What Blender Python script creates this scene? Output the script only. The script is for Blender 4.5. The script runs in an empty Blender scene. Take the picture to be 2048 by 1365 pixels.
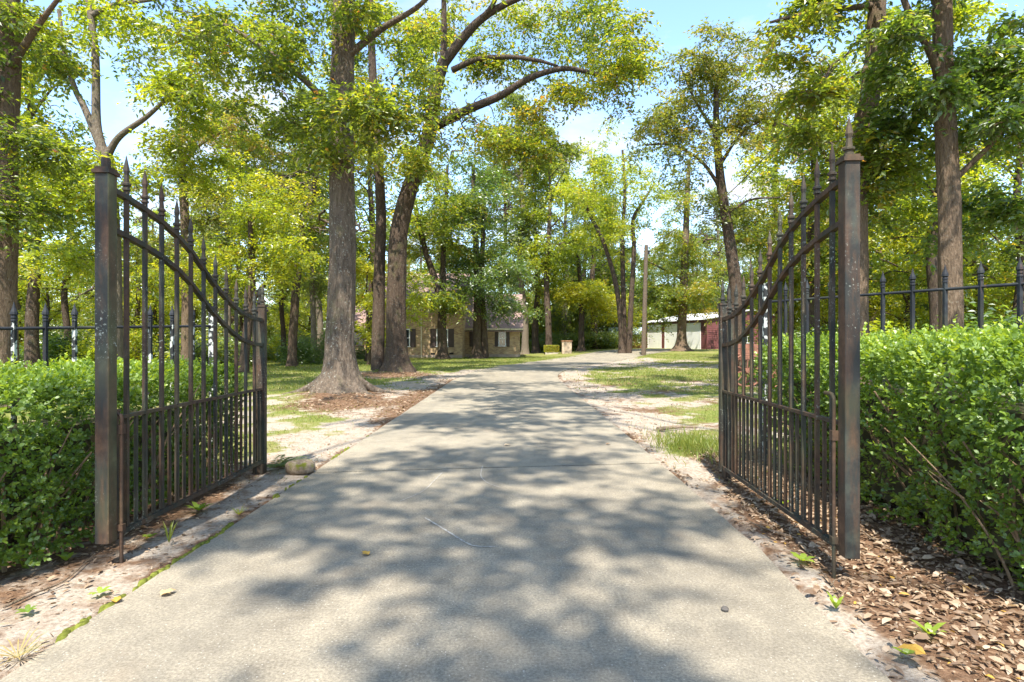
import bpy, math, random
import numpy as np
from math import radians, sin, cos, pi

random.seed(7)
R = np.random.default_rng(11)
scene = bpy.context.scene
COL = scene.collection

# ------------------------------------------------------------------ camera
CAM_Z, FPX = 1.34, 1160.0
cam_d = bpy.data.cameras.new("camera")
cam = bpy.data.objects.new("camera", cam_d)
COL.objects.link(cam)
cam.location = (0, 0, CAM_Z)
cam.rotation_euler = (radians(90), 0, 0)
cam_d.sensor_width = 36
cam_d.lens = 36 * FPX / 2048
cam_d.clip_start, cam_d.clip_end = 0.05, 2000
scene.camera = cam

# ------------------------------------------------------------------ light
SUN_EL = radians(59)
SUN_H = np.array([-0.13, -0.9915])                # horizontal direction towards the sun
EXPOSURE = 1.82
world = bpy.data.worlds.new("World")
scene.world = world
world.use_nodes = True
wn, wl = world.node_tree.nodes, world.node_tree.links
wn.clear()
w_out = wn.new("ShaderNodeOutputWorld")
w_bg = wn.new("ShaderNodeBackground")
sky = wn.new("ShaderNodeTexSky")
sky.sky_type = 'NISHITA'
sky.sun_disc = False
sky.sun_elevation = SUN_EL
sky.sun_rotation = math.atan2(SUN_H[0], SUN_H[1])
sky.air_density, sky.dust_density, sky.ozone_density = 1.0, 0.25, 3.2
# thin broken summer cloud
tc = wn.new("ShaderNodeTexCoord")
sep = wn.new("ShaderNodeSeparateXYZ")
wl.new(tc.outputs["Generated"], sep.inputs[0])
zz = wn.new("ShaderNodeMath"); zz.operation = 'ADD'; zz.inputs[1].default_value = 0.22
wl.new(sep.outputs["Z"], zz.inputs[0])
cmb = wn.new("ShaderNodeCombineXYZ")
for ax in "XY":
    dv = wn.new("ShaderNodeMath"); dv.operation = 'DIVIDE'
    wl.new(sep.outputs[ax], dv.inputs[0]); wl.new(zz.outputs[0], dv.inputs[1])
    wl.new(dv.outputs[0], cmb.inputs[ax])
cn = wn.new("ShaderNodeTexNoise")
cn.inputs["Scale"].default_value = 1.6
cn.inputs["Detail"].default_value = 8
cn.inputs["Roughness"].default_value = 0.58
wl.new(cmb.outputs[0], cn.inputs["Vector"])
cr = wn.new("ShaderNodeValToRGB")
cr.color_ramp.elements[0].position = 0.48
cr.color_ramp.elements[1].position = 0.64
wl.new(cn.outputs["Fac"], cr.inputs["Fac"])
cm = wn.new("ShaderNodeMixRGB")
cm.inputs["Color2"].default_value = (2.1, 2.15, 2.2, 1)
wl.new(cr.outputs["Color"], cm.inputs["Fac"])
wl.new(sky.outputs[0], cm.inputs["Color1"])
wl.new(cm.outputs[0], w_bg.inputs["Color"])
w_bg.inputs["Strength"].default_value = 0.15
wl.new(w_bg.outputs[0], w_out.inputs["Surface"])

sun_d = bpy.data.lights.new("sun", 'SUN')
sun_d.energy, sun_d.angle, sun_d.color = 3.5, radians(0.65), (1.0, 0.93, 0.82)
sun = bpy.data.objects.new("sun", sun_d)
COL.objects.link(sun)
from mathutils import Vector
sd = Vector((SUN_H[0] * cos(SUN_EL), SUN_H[1] * cos(SUN_EL), sin(SUN_EL)))
sun.rotation_euler = sd.to_track_quat('Z', 'Y').to_euler()
sun.location = (0, 0, 60)

vs = scene.view_settings
vs.view_transform, vs.look = 'Standard', 'None'
vs.exposure, vs.gamma, vs.use_curve_mapping = EXPOSURE, 1.0, False
cy = scene.cycles
cy.max_bounces, cy.diffuse_bounces, cy.glossy_bounces = 8, 4, 2
cy.transmission_bounces, cy.transparent_max_bounces = 5, 6
cy.use_denoising = True
cy.sample_clamp_indirect = 6

# ------------------------------------------------------------------ helpers
def P(px, py, Y):
    """the point at depth Y that the photograph shows at px, py"""
    return np.array([(px - 1024) / FPX * Y, Y, CAM_Z + (682 - py) / FPX * Y])

def ss(a, b, v):
    t = np.clip((np.asarray(v, float) - a) / (b - a), 0, 1)
    return t * t * (3 - 2 * t)

def wob(x, y, s=1.0, seed=0.0):
    """cheap smooth 2-D noise, -1..1"""
    x = np.asarray(x, float) * s + seed * 3.7
    y = np.asarray(y, float) * s - seed * 2.3
    return (np.sin(1.3 * x + 0.7 * y + 1.1) + np.sin(-0.8 * x + 1.7 * y + 2.3 + np.sin(x * 0.9)) +
            np.sin(2.3 * x - 1.1 * y + 0.4 + np.sin(1.3 * y)) + np.sin(3.1 * x + 2.9 * y + 5.0) * 0.6) / 3.6

def wob3(p, s, seed=0.0):
    return (wob(p[..., 0], p[..., 1], s, seed) + wob(p[..., 1], p[..., 2], s, seed + 1.3) +
            wob(p[..., 2], p[..., 0], s, seed + 2.9)) / 2.0

def nrm(a):
    return a / np.maximum(np.linalg.norm(a, axis=-1, keepdims=True), 1e-9)

class MB:
    """collects faces, links them as one mesh object"""
    def __init__(s):
        s.v, s.f, s.n, s.t = [], [], 0, []
    def add(s, v, faces, tint=None):
        v = np.asarray(v, float).reshape(-1, 3)
        groups = {}
        if isinstance(faces, np.ndarray):
            groups[faces.shape[1]] = faces
        else:
            for f in faces:
                groups.setdefault(len(f), []).append(f)
        for k, g in groups.items():
            g = np.asarray(g, np.int64) + s.n
            s.f.append(g)
            s.t.append(np.zeros(len(g)) if tint is None else np.broadcast_to(np.asarray(tint, float), (len(g),)))
        s.v.append(v); s.n += len(v)
        return s
    def box(s, c, size, rz=0.0, taper=1.0, ax=None):
        hx, hy, hz = np.array(size) / 2
        v = np.array([[x * hx * (taper if z > 0 else 1), y * hy * (taper if z > 0 else 1), z * hz]
                      for z in (-1, 1) for y in (-1, 1) for x in (-1, 1)], float)
        if ax is not None:
            v = v @ np.asarray(ax, float)
        cz, sz = cos(rz), sin(rz)
        v = np.stack([v[:, 0] * cz - v[:, 1] * sz, v[:, 0] * sz + v[:, 1] * cz, v[:, 2]], 1) + np.asarray(c, float)
        return s.add(v, [(0, 2, 3, 1), (4, 5, 7, 6), (0, 1, 5, 4), (2, 6, 7, 3), (0, 4, 6, 2), (1, 3, 7, 5)])
    def tube(s, pts, rad, n=8, cap=True, flare=None, phase=0.0):
        pts = np.asarray(pts, float); m = len(pts)
        rad = np.broadcast_to(np.asarray(rad, float), (m,))
        tan = nrm(np.gradient(pts, axis=0))
        ref = np.array([0.0, 1.0, 0.0]) if abs(tan[0][1]) < 0.9 else np.array([1.0, 0, 0])
        a = np.linspace(0, 2 * pi, n, endpoint=False) + phase
        V = []
        u = nrm(np.cross(ref, tan[0]))
        for i in range(m):
            u = nrm(u - tan[i] * np.dot(u, tan[i]))
            w = np.cross(tan[i], u)
            r = rad[i] * np.ones(n)
            if flare is not None:
                r = r * flare(i, a)
            V.append(pts[i] + np.outer(np.cos(a) * r, u) + np.outer(np.sin(a) * r, w))
        V = np.concatenate(V)
        idx = np.arange(n); nx = (idx + 1) % n
        F = np.concatenate([np.stack([i * n + idx, i * n + nx, (i + 1) * n + nx, (i + 1) * n + idx], 1) for i in range(m - 1)])
        s.add(V, F)
        if cap:
            s.add(V[:n], [tuple(range(n))[::-1]]); s.add(V[-n:], [tuple(range(n))])
        return s
    def lathe(s, prof, n=8, c=(0, 0, 0), phase=0.0):
        """prof: list of (r, z)"""
        a = np.linspace(0, 2 * pi, n, endpoint=False) + phase
        V = np.concatenate([np.stack([r * np.cos(a), r * np.sin(a), np.full(n, z)], 1) for r, z in prof]) + np.asarray(c, float)
        idx = np.arange(n); nx = (idx + 1) % n
        F = np.concatenate([np.stack([i * n + idx, i * n + nx, (i + 1) * n + nx, (i + 1) * n + idx], 1) for i in range(len(prof) - 1)])
        return s.add(V, F)
    def mesh(s, name, mat, smooth=False, tint=False):
        me = bpy.data.meshes.new(name)
        V = np.concatenate(s.v)
        me.vertices.add(len(V))
        me.vertices.foreach_set("co", V.astype(np.float32).ravel())
        loops = np.concatenate([f.ravel() for f in s.f])
        tot = np.concatenate([np.full(len(f), f.shape[1]) for f in s.f])
        start = np.concatenate([[0], np.cumsum(tot)[:-1]])
        me.loops.add(len(loops)); me.polygons.add(len(tot))
        me.loops.foreach_set("vertex_index", loops.astype(np.int32))
        me.polygons.foreach_set("loop_start", start.astype(np.int32))
        me.polygons.foreach_set("use_smooth", np.full(len(tot), bool(smooth)))
        if tint:
            at = me.attributes.new("tint", 'FLOAT', 'FACE')
            at.data.foreach_set("value", np.concatenate(s.t).astype(np.float32))
        me.update(calc_edges=True)
        me.validate(verbose=False)
        if mat: me.materials.append(mat)
        return me
    def obj(s, name, mat, parent=None, smooth=False, tint=False, loc=None):
        o = bpy.data.objects.new(name, s.mesh(name, mat, smooth, tint))
        COL.objects.link(o)
        if parent: o.parent = parent
        if loc is not None: o.location = loc
        return o

def tag(o, label=None, cat=None, group=None, kind=None):
    if label: o["label"] = label
    if cat: o["category"] = cat
    if group: o["group"] = group
    if kind: o["kind"] = kind
    return o

def thing(name, label, cat, loc=(0, 0, 0), rz=0.0, group=None):
    o = bpy.data.objects.new(name, None)
    COL.objects.link(o)
    o.location = tuple(float(c) for c in loc); o.rotation_euler = (0, 0, rz)
    o.empty_display_size = 0.2
    return tag(o, label, cat, group)

def child_copy(src, parent, loc=None, name=None):
    c = src.copy(); COL.objects.link(c); c.parent = parent
    if loc is not None: c.location = loc
    return c

def copy_tree(o, parent=None):
    c = o.copy(); COL.objects.link(c)
    if parent is not None: c.parent = parent
    for ch in list(o.children):
        copy_tree(ch, c)
    return c

def leaves(mb, Pn, D, N, L, W, tint, shape='diamond', fold=0.18):
    """leaf blades at Pn, pointing along D, facing N"""
    D = nrm(D); S = nrm(np.cross(D, N)); N = np.cross(S, D)
    n = len(Pn)
    L = np.broadcast_to(L, (n,))[:, None]; W = np.broadcast_to(W, (n,))[:, None]
    if shape == 'diamond':
        b = Pn; t = Pn + D * L - N * L * 0.08
        l = Pn + D * L * 0.48 + S * W * 0.5 + N * W * fold
        r = Pn + D * L * 0.48 - S * W * 0.5 + N * W * fold
        V = np.stack([b, r, t, l], 1).reshape(-1, 3)
        F = np.arange(n * 4).reshape(n, 4)
        mb.add(V, F, tint)
    else:
        k = []
        for u, w in ((0, 0.10), (0.33, 0.47), (0.70, 0.42)):
            k.append(Pn + D * L * u + S * W * w + N * W * fold * w)
            k.append(Pn + D * L * u - S * W * w + N * W * fold * w)
        t = Pn + D * L - N * L * 0.10
        V = np.stack(k + [t], 1).reshape(-1, 3)
        b = np.arange(n)[:, None] * 7
        mb.add(V, np.concatenate([b + np.array([[0, 1, 3, 2]]), b + np.array([[2, 3, 5, 4]])]), np.tile(np.broadcast_to(tint, (n,)), 2))
        mb.n -= 7 * n; mb.v.pop()
        mb.add(V, b + np.array([[4, 5, 6]]), tint)

def catmull(pts, per=5):
    pts = np.asarray(pts, float)
    if len(pts) < 3:
        t = np.linspace(0, 1, per * 2)[:, None]
        return pts[0] * (1 - t) + pts[-1] * t
    p = np.vstack([2 * pts[0] - pts[1], pts, 2 * pts[-1] - pts[-2]])
    out = []
    for i in range(1, len(p) - 2):
        t = np.linspace(0, 1, per, endpoint=False)[:, None]
        a, b, c, d = p[i - 1], p[i], p[i + 1], p[i + 2]
        out.append(0.5 * (2 * b + (c - a) * t + (2 * a - 5 * b + 4 * c - d) * t ** 2 + (3 * b - a - 3 * c + d) * t ** 3))
    out.append(pts[-1:])
    return np.concatenate(out)

# ------------------------------------------------------------------ materials
def new_mat(name):
    m = bpy.data.materials.new(name); m.use_nodes = True
    nt = m.node_tree; nt.nodes.clear()
    out = nt.nodes.new("ShaderNodeOutputMaterial")
    return m, nt.nodes, nt.links, out

def N_(nodes, typ, **kw):
    n = nodes.new(typ)
    for k, v in kw.items():
        if k in n.inputs: n.inputs[k].default_value = v
        else: setattr(n, k, v)
    return n

def ramp(nodes, links, fac, stops):
    r = nodes.new("ShaderNodeValToRGB")
    e = r.color_ramp.elements
    while len(e) < len(stops): e.new(0.5)
    for i, (p, c) in enumerate(stops):
        e[i].position = p
        e[i].color = (*c, 1) if not isinstance(c, (int, float)) else (c, c, c, 1)
    links.new(fac, r.inputs["Fac"])
    return r.outputs["Color"]

def mixc(nodes, links, fac, a, b, blend='MIX'):
    m = nodes.new("ShaderNodeMixRGB"); m.blend_type = blend
    for sock, v in ((m.inputs["Fac"], fac), (m.inputs["Color1"], a), (m.inputs["Color2"], b)):
        if isinstance(v, bpy.types.NodeSocket): links.new(v, sock)
        elif isinstance(v, (int, float)): sock.default_value = v
        else: sock.default_value = (*v, 1)
    return m.outputs["Color"]

def noise(nodes, links, scale, detail=4, rough=0.55, vec=None, dist=0.0):
    n = nodes.new("ShaderNodeTexNoise")
    n.inputs["Scale"].default_value = scale; n.inputs["Detail"].default_value = detail
    n.inputs["Roughness"].default_value = rough; n.inputs["Distortion"].default_value = dist
    if vec is not None: links.new(vec, n.inputs["Vector"])
    return n.outputs["Fac"]

def position(nodes, links, scale=(1, 1, 1), kind="pos"):
    if kind == "pos":
        g = nodes.new("ShaderNodeNewGeometry").outputs["Position"]
    else:
        g = nodes.new("ShaderNodeTexCoord").outputs["Object"]
    mp = nodes.new("ShaderNodeMapping"); mp.inputs["Scale"].default_value = scale
    links.new(g, mp.inputs["Vector"])
    return mp.outputs["Vector"]

def bump(nodes, links, h, strength=0.5, dist=0.02):
    b = nodes.new("ShaderNodeBump")
    b.inputs["Strength"].default_value = strength; b.inputs["Distance"].default_value = dist
    links.new(h, b.inputs["Height"])
    return b.outputs["Normal"]

def principled(nodes, links, out, color, rough=0.8, normal=None, spec=0.3, metal=0.0):
    p = nodes.new("ShaderNodeBsdfPrincipled")
    if isinstance(color, bpy.types.NodeSocket): links.new(color, p.inputs["Base Color"])
    else: p.inputs["Base Color"].default_value = (*color, 1)
    if isinstance(rough, bpy.types.NodeSocket): links.new(rough, p.inputs["Roughness"])
    else: p.inputs["Roughness"].default_value = rough
    p.inputs["Specular IOR Level"].default_value = spec
    p.inputs["Metallic"].default_value = metal
    if normal is not None: links.new(normal, p.inputs["Normal"])
    links.new(p.outputs[0], out.inputs["Surface"])
    return p

def simple(name, color, rough=0.8, var=0.25, scale=6.0, spec=0.3, bstr=0.15):
    m, n, l, o = new_mat(name)
    v = position(n, l)
    f = noise(n, l, scale, 6, 0.6, v)
    c = np.array(color)
    col = ramp(n, l, f, [(0.3, tuple(c * (1 - var))), (0.7, tuple(np.minimum(c * (1 + var), 1)))])
    principled(n, l, o, col, rough, bump(n, l, noise(n, l, scale * 8, 3, 0.6, v), bstr, 0.01), spec)
    return m

def leaf_mat(name, stops, trans_gain=2.6, gloss=0.05, rough=0.4, tmix=0.56):
    """thin leaf blades: reflect, and let light through yellower"""
    m, n, l, o = new_mat(name)
    a = n.new("ShaderNodeAttribute"); a.attribute_name = "tint"
    col = ramp(n, l, a.outputs["Fac"], stops)
    tr = mixc(n, l, 1.0, col, (trans_gain * 1.3, trans_gain * 1.1, trans_gain * 0.40), 'MULTIPLY')
    d = n.new("ShaderNodeBsdfDiffuse"); l.new(col, d.inputs["Color"])
    t = n.new("ShaderNodeBsdfTranslucent"); l.new(tr, t.inputs["Color"])
    mx = n.new("ShaderNodeMixShader"); mx.inputs["Fac"].default_value = tmix
    l.new(d.outputs[0], mx.inputs[1]); l.new(t.outputs[0], mx.inputs[2])
    g = n.new("ShaderNodeBsdfGlossy"); g.inputs["Roughness"].default_value = rough
    g.inputs["Color"].default_value = (0.9, 0.95, 0.9, 1)
    m2 = n.new("ShaderNodeMixShader"); m2.inputs["Fac"].default_value = gloss
    l.new(mx.outputs[0], m2.inputs[1]); l.new(g.outputs[0], m2.inputs[2])
    l.new(m2.outputs[0], o.inputs["Surface"])
    return m

OAK = leaf_mat("oak_leaf", [(0.0, (0.040, 0.068, 0.014)), (0.45, (0.090, 0.135, 0.020)), (0.8, (0.155, 0.190, 0.022)), (0.96, (0.21, 0.17, 0.03)), (1.0, (0.20, 0.09, 0.03))], 3.0)
DEEP = leaf_mat("deep_leaf", [(0.0, (0.032, 0.065, 0.020)), (0.5, (0.068, 0.125, 0.026)), (0.9, (0.125, 0.18, 0.025)), (1.0, (0.16, 0.15, 0.03))], 2.6, 0.08)
LIME = leaf_mat("lime_leaf", [(0.0, (0.08, 0.125, 0.014)), (0.5, (0.155, 0.205, 0.018)), (0.95, (0.25, 0.26, 0.025)), (1.0, (0.27, 0.17, 0.03))], 2.8)
OLIVE = leaf_mat("olive_leaf", [(0.0, (0.055, 0.078, 0.022)), (0.5, (0.11, 0.145, 0.03)), (0.9, (0.16, 0.145, 0.04)), (1.0, (0.20, 0.12, 0.05))], 2.6)
PALE = leaf_mat("pale_leaf", [(0.0, (0.06, 0.095, 0.04)), (0.6, (0.11, 0.155, 0.055)), (1.0, (0.19, 0.21, 0.06))], 2.4)
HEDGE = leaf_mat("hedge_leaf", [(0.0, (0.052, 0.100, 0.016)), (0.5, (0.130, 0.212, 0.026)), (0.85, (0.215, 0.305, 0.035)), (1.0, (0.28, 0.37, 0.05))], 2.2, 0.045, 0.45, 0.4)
GRASS = leaf_mat("grass_blade", [(0.0, (0.07, 0.10, 0.02)), (0.5, (0.13, 0.18, 0.03)), (0.85, (0.21, 0.23, 0.04)), (1.0, (0.32, 0.26, 0.12))], 2.0, 0.03, 0.5, 0.4)
LITTER = leaf_mat("dry_leaf", [(0.0, (0.07, 0.036, 0.020)), (0.4, (0.21, 0.140, 0.088)), (0.72, (0.36, 0.265, 0.18)), (0.95, (0.46, 0.36, 0.25)), (1.0, (0.45, 0.27, 0.05))], 1.3, 0.04, 0.5, 0.18)

def bark_mat(name, dark, light, lichen=0.25, vs=1.0):
    m, n, l, o = new_mat(name)
    v = position(n, l, (9 * vs, 9 * vs, 2.2 * vs))
    f1 = noise(n, l, 2.0, 8, 0.68, v, 0.6)
    vo = n.new("ShaderNodeTexVoronoi"); vo.inputs["Scale"].default_value = 1.5; vo.feature = 'DISTANCE_TO_EDGE'
    l.new(v, vo.inputs["Vector"])
    h = mixc(n, l, 0.5, f1, vo.outputs["Distance"], 'MULTIPLY')
    col = ramp(n, l, f1, [(0.28, dark), (0.5, tuple((np.array(dark) + np.array(light)) / 2)), (0.75, light)])
    v2 = position(n, l)
    f2 = noise(n, l, 22, 5, 0.65, v2)
    f3 = noise(n, l, 1.6, 3, 0.5, v2)
    lf = mixc(n, l, 1.0, ramp(n, l, f2, [(0.58, 0.0), (0.66, 1.0)]), ramp(n, l, f3, [(0.35, 0.15), (0.65, 1.0)]), 'MULTIPLY')
    lf = mixc(n, l, 1.0, lf, (lichen * 3.2,) * 3, 'MULTIPLY')
    col = mixc(n, l, lf, col, (0.36, 0.37, 0.31))
    moss = ramp(n, l, noise(n, l, 2.4, 4, 0.6, v2), [(0.56, 0.0), (0.75, 0.45)])
    col = mixc(n, l, moss, col, (0.11, 0.115, 0.045))
    col = mixc(n, l, ramp(n, l, h, [(0.02, 0.85), (0.14, 0.0)]), col, tuple(np.array(dark) * .45))
    principled(n, l, o, col, 0.93, bump(n, l, h, 1.0, 0.09), 0.12)
    return m

BARK = bark_mat("oak_bark", (0.045, 0.034, 0.026), (0.20, 0.155, 0.115), 0.30)
BARK_DARK = bark_mat("dark_bark", (0.028, 0.020, 0.016), (0.12, 0.085, 0.060), 0.16, 1.2)
BARK_BROWN = bark_mat("brown_bark", (0.055, 0.038, 0.026), (0.215, 0.155, 0.105), 0.10, 1.3)
BARK_PALE = bark_mat("pale_bark", (0.085, 0.070, 0.054), (0.235, 0.19, 0.14), 0.15, 1.6)

def iron_mat(name, rust=0.35, lich=0.3, base=(0.020, 0.024, 0.021)):
    """old black paint, worn to rust and spotted with lichen"""
    m, n, l, o = new_mat(name)
    v = position(n, l)
    vz = position(n, l, (14, 14, 2.5))
    f = noise(n, l, 1.0, 7, 0.62, vz)
    col = ramp(n, l, noise(n, l, 5, 5, 0.6, v), [(0.3, tuple(np.array(base) * 0.6)), (0.55, base), (0.75, tuple(np.array(base) * 1.9 + np.array([.012, .016, .004])))])
    rf = ramp(n, l, f, [(0.62 - rust * 0.35, 0.0), (0.80 - rust * 0.25, 1.0)])
    rc = ramp(n, l, noise(n, l, 18, 5, 0.7, v), [(0.3, (0.050, 0.027, 0.017)), (0.6, (0.11, 0.060, 0.035)), (0.8, (0.20, 0.115, 0.062))])
    rf2 = mixc(n, l, 1.0, rf, (0.8,) * 3, 'MULTIPLY')
    col = mixc(n, l, rf2, col, rc)
    sp = ramp(n, l, noise(n, l, 75, 4, 0.65, v), [(0.60, 0.0), (0.66, 0.9)])
    zone = ramp(n, l, noise(n, l, 1.7, 3, 0.6, v), [(0.60 - lich * 0.3, 0.0), (0.74 - lich * 0.3, 1.0)])
    lf = mixc(n, l, 1.0, sp, zone, 'MULTIPLY')
    col = mixc(n, l, lf, col, (0.42, 0.45, 0.38))
    alg = ramp(n, l, noise(n, l, 2.3, 3, 0.5, v), [(0.5, 0.0), (0.72, 0.35)])
    col = mixc(n, l, alg, col, (0.085, 0.088, 0.042))
    principled(n, l, o, col, 0.68, bump(n, l, noise(n, l, 60, 4, 0.7, v), 0.35, 0.004), 0.22)
    return m

IRON = iron_mat("black_iron", 0.55, 0.32, (0.036, 0.036, 0.029))
IRON_RUSTY = iron_mat("rusty_iron", 0.95, 0.15)
IRON_CLEAN = iron_mat("fence_iron", 0.12, 0.05, (0.022, 0.025, 0.030))

IRON_STILE = iron_mat("stile_iron", 0.45, 0.25, (0.030, 0.032, 0.029))
IRON_MOSSY = iron_mat("mossy_iron", 0.65, 0.25, (0.085, 0.085, 0.045))

def iron_lichen():
    m, n, l, o = new_mat("lichened_iron")
    v = position(n, l)
    f = noise(n, l, 17, 3, 0.5, v)
    col = ramp(n, l, f, [(0.50, (0.020, 0.022, 0.022)), (0.56, (0.45, 0.47, 0.42))])
    principled(n, l, o, col, 0.7, bump(n, l, f, 0.3, 0.005), 0.3)
    return m
IRON_LICHEN = iron_lichen()

# ------------------------------------------------------------------ ground
DL = np.array([(-2.03, 0), (-2.03, 20), (-1.6, 26), (-.6, 31), (0.6, 35), (4.1, 46), (8.5, 56), (14.5, 64)])
DR = np.array([(1.62, 0), (1.62, 20), (1.95, 24), (3.1, 29), (5.0, 34), (9.3, 43.5), (13.2, 51), (18.3, 58)])
DC = (DL + DR) / 2

def drive_dist(x, y):
    x = np.asarray(x, float); y = np.asarray(y, float)
    best = np.full(x.shape, 1e9)
    for a, b in zip(np.vstack([[DC[0] - [0, 60]], DC[:-1]]), DC):
        d = b - a
        t = np.clip(((x - a[0]) * d[0] + (y - a[1]) * d[1]) / (d @ d), 0, 1)
        best = np.minimum(best, np.hypot(x - a[0] - t * d[0], y - a[1] - t * d[1]))
    return best + .13 * ss(3.8, 2.3, y) * (x > 0)

def rise(x, y):
    return 0.5 * ss(34, 60, y) * ss(1, 12, x) - 0.35 * ss(-9, -22, np.asarray(x) * 1.0) * ss(10, 40, y)

def G(x, y):
    d = drive_dist(x, y)
    z = rise(x, y) - 0.018 + 0.016 * wob(x, y, 1.9) * ss(1.8, 2.3, d) + 0.035 * wob(x, y, 0.45, 3) * ss(2.2, 6, d)
    z = z + 0.05 * ss(2.0, 3.2, np.asarray(x, float)) * ss(9, 6, y)
    # soil heaped a little round the big oak
    z = z + 0.14 * np.exp(-((np.asarray(x) + 4.27) ** 2 + (np.asarray(y) - 14.4) ** 2) / 2.2)
    z = z + 0.12 * np.exp(-((np.asarray(x) + 5.25) ** 2 + (np.asarray(y) - 24.3) ** 2) / 3.0)
    return z - 0.16 * ss(1.82, 1.72, d)

def grassiness(x, y):
    x = np.asarray(x, float); y = np.asarray(y, float)
    d = drive_dist(x, y)
    n1 = wob(x, y, 0.9, 5); n2 = wob(x, y, 0.33, 8); n3 = wob(x, y, 2.6, 2)
    g = 0.5 * n1 + 0.45 * n2 + 0.25 * n3
    left = ss(-3.2, -5.5, x)
    g = g + 0.55 * left * ss(6, 16, y) + (0.42 + .35 * n3) * ss(-2.15, -2.6, x) * ss(5.6, 7.0, y) + 1.0 * ss(24, 31, y) * (x < 3) + 0.9 * ss(43, 47, y)
    right = (x > 1.6)
    g = g + right * ((0.46 + .55 * n3) * ss(6, 8.5, y) - 0.35 * ss(1.6, .6, d - 1.8) * ss(7, 10, y) - 0.6 * ss(29, 31, y) * ss(43, 39, y)
                     + 0.55 * ss(19, 23, y) * ss(29, 26, y) * ss(4.0, 6.5, x) + 0.5 * ss(8, 14, x))
    # the green clump by the hinge of the right leaf
    g = g + 1.5 * np.exp(-((x - 2.35) ** 2 + (y - 7.4) ** 2 / 2.2) / 0.18)
    g = g - 0.9 * ss(6.5, 5.2, y) * (x > -30)
    g = g - 0.9 * np.exp(-((x + 4.0) ** 2 + (y - 13.6) ** 2) / 6) - 0.8 * np.exp(-((x + 5.0) ** 2 + (y - 23) ** 2) / 5)
    g = g - 0.8 * ss(1.6, 0.2, d - 1.82)
    return np.clip(g * 0.9 + 0.32, 0, 1)

def litteriness(x, y):
    x = np.asarray(x, float); y = np.asarray(y, float)
    d = drive_dist(x, y)
    g = 1.25 * ss(1.62 - .1 * ss(3.6, 2.8, y), 2.0, x) * ss(6.5, 4.0, y) + 0.9 * ss(1.95, 2.25, x) * ss(8.5, 5.5, y)
    g = g + 0.95 * np.exp(-((x + 3.7) ** 2 / 2.2 + (y - 13.0) ** 2 / 5)) + 1.0 * np.exp(-((x + 4.6) ** 2 / 3 + (y - 22.8) ** 2 / 5))
    g = g + 0.55 * ss(0.7, 0.0, np.abs(d - 2.0)) * ss(8, 10.5, y) * ss(24, 17, y) * (x < 0)
    g = g + 0.42 * ss(-2.2, -2.7, x) * ss(7.5, 5, y) + .22 * (x < -2) * ss(8, 6, y) + 0.5 * ss(-5, -7, x) * ss(30, 45, y)
    g = g + (.26 + .4 * wob(x, y, 1.3, 9)) * (x > 1.7) * ss(6.5, 9, y) * ss(26, 20, y)
    g = g + 0.35 * (x > 5) * ss(3, 8, x) * ss(12, 20, y) * wob(x, y, 0.5, 4)
    g = g + (.42 + .3 * wob(x, y, 3.1, 2)) * ss(.16, .02, np.abs(d - 1.84))
    return np.clip(g + 0.25 * wob(x, y, 1.7, 6), 0, 1.3)

def graded(lo, hi, step, far, k=1.22):
    a = list(np.arange(lo, hi + 1e-6, step)); s = step
    while a[-1] < far:
        s *= k; a.append(a[-1] + s)
    s = step; b = []
    x = lo
    while x > -far:
        s *= k; x -= s; b.append(x)
    return np.array(b[::-1] + a)

gx = graded(-7.0, 7.0, 0.085, 420)
gy = graded(1.2, 16.0, 0.10, 700, 1.07)
gy = gy[gy > -60]
XX, YY = np.meshgrid(gx, gy)
ZZ = G(XX, YY)
nx_, ny_ = len(gx), len(gy)
ii = np.arange(nx_ * ny_).reshape(ny_, nx_)
F = np.stack([ii[:-1, :-1], ii[:-1, 1:], ii[1:, 1:], ii[1:, :-1]], -1).reshape(-1, 4)
gb = MB().add(np.stack([XX, YY, ZZ], -1).reshape(-1, 3), F)

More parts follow.
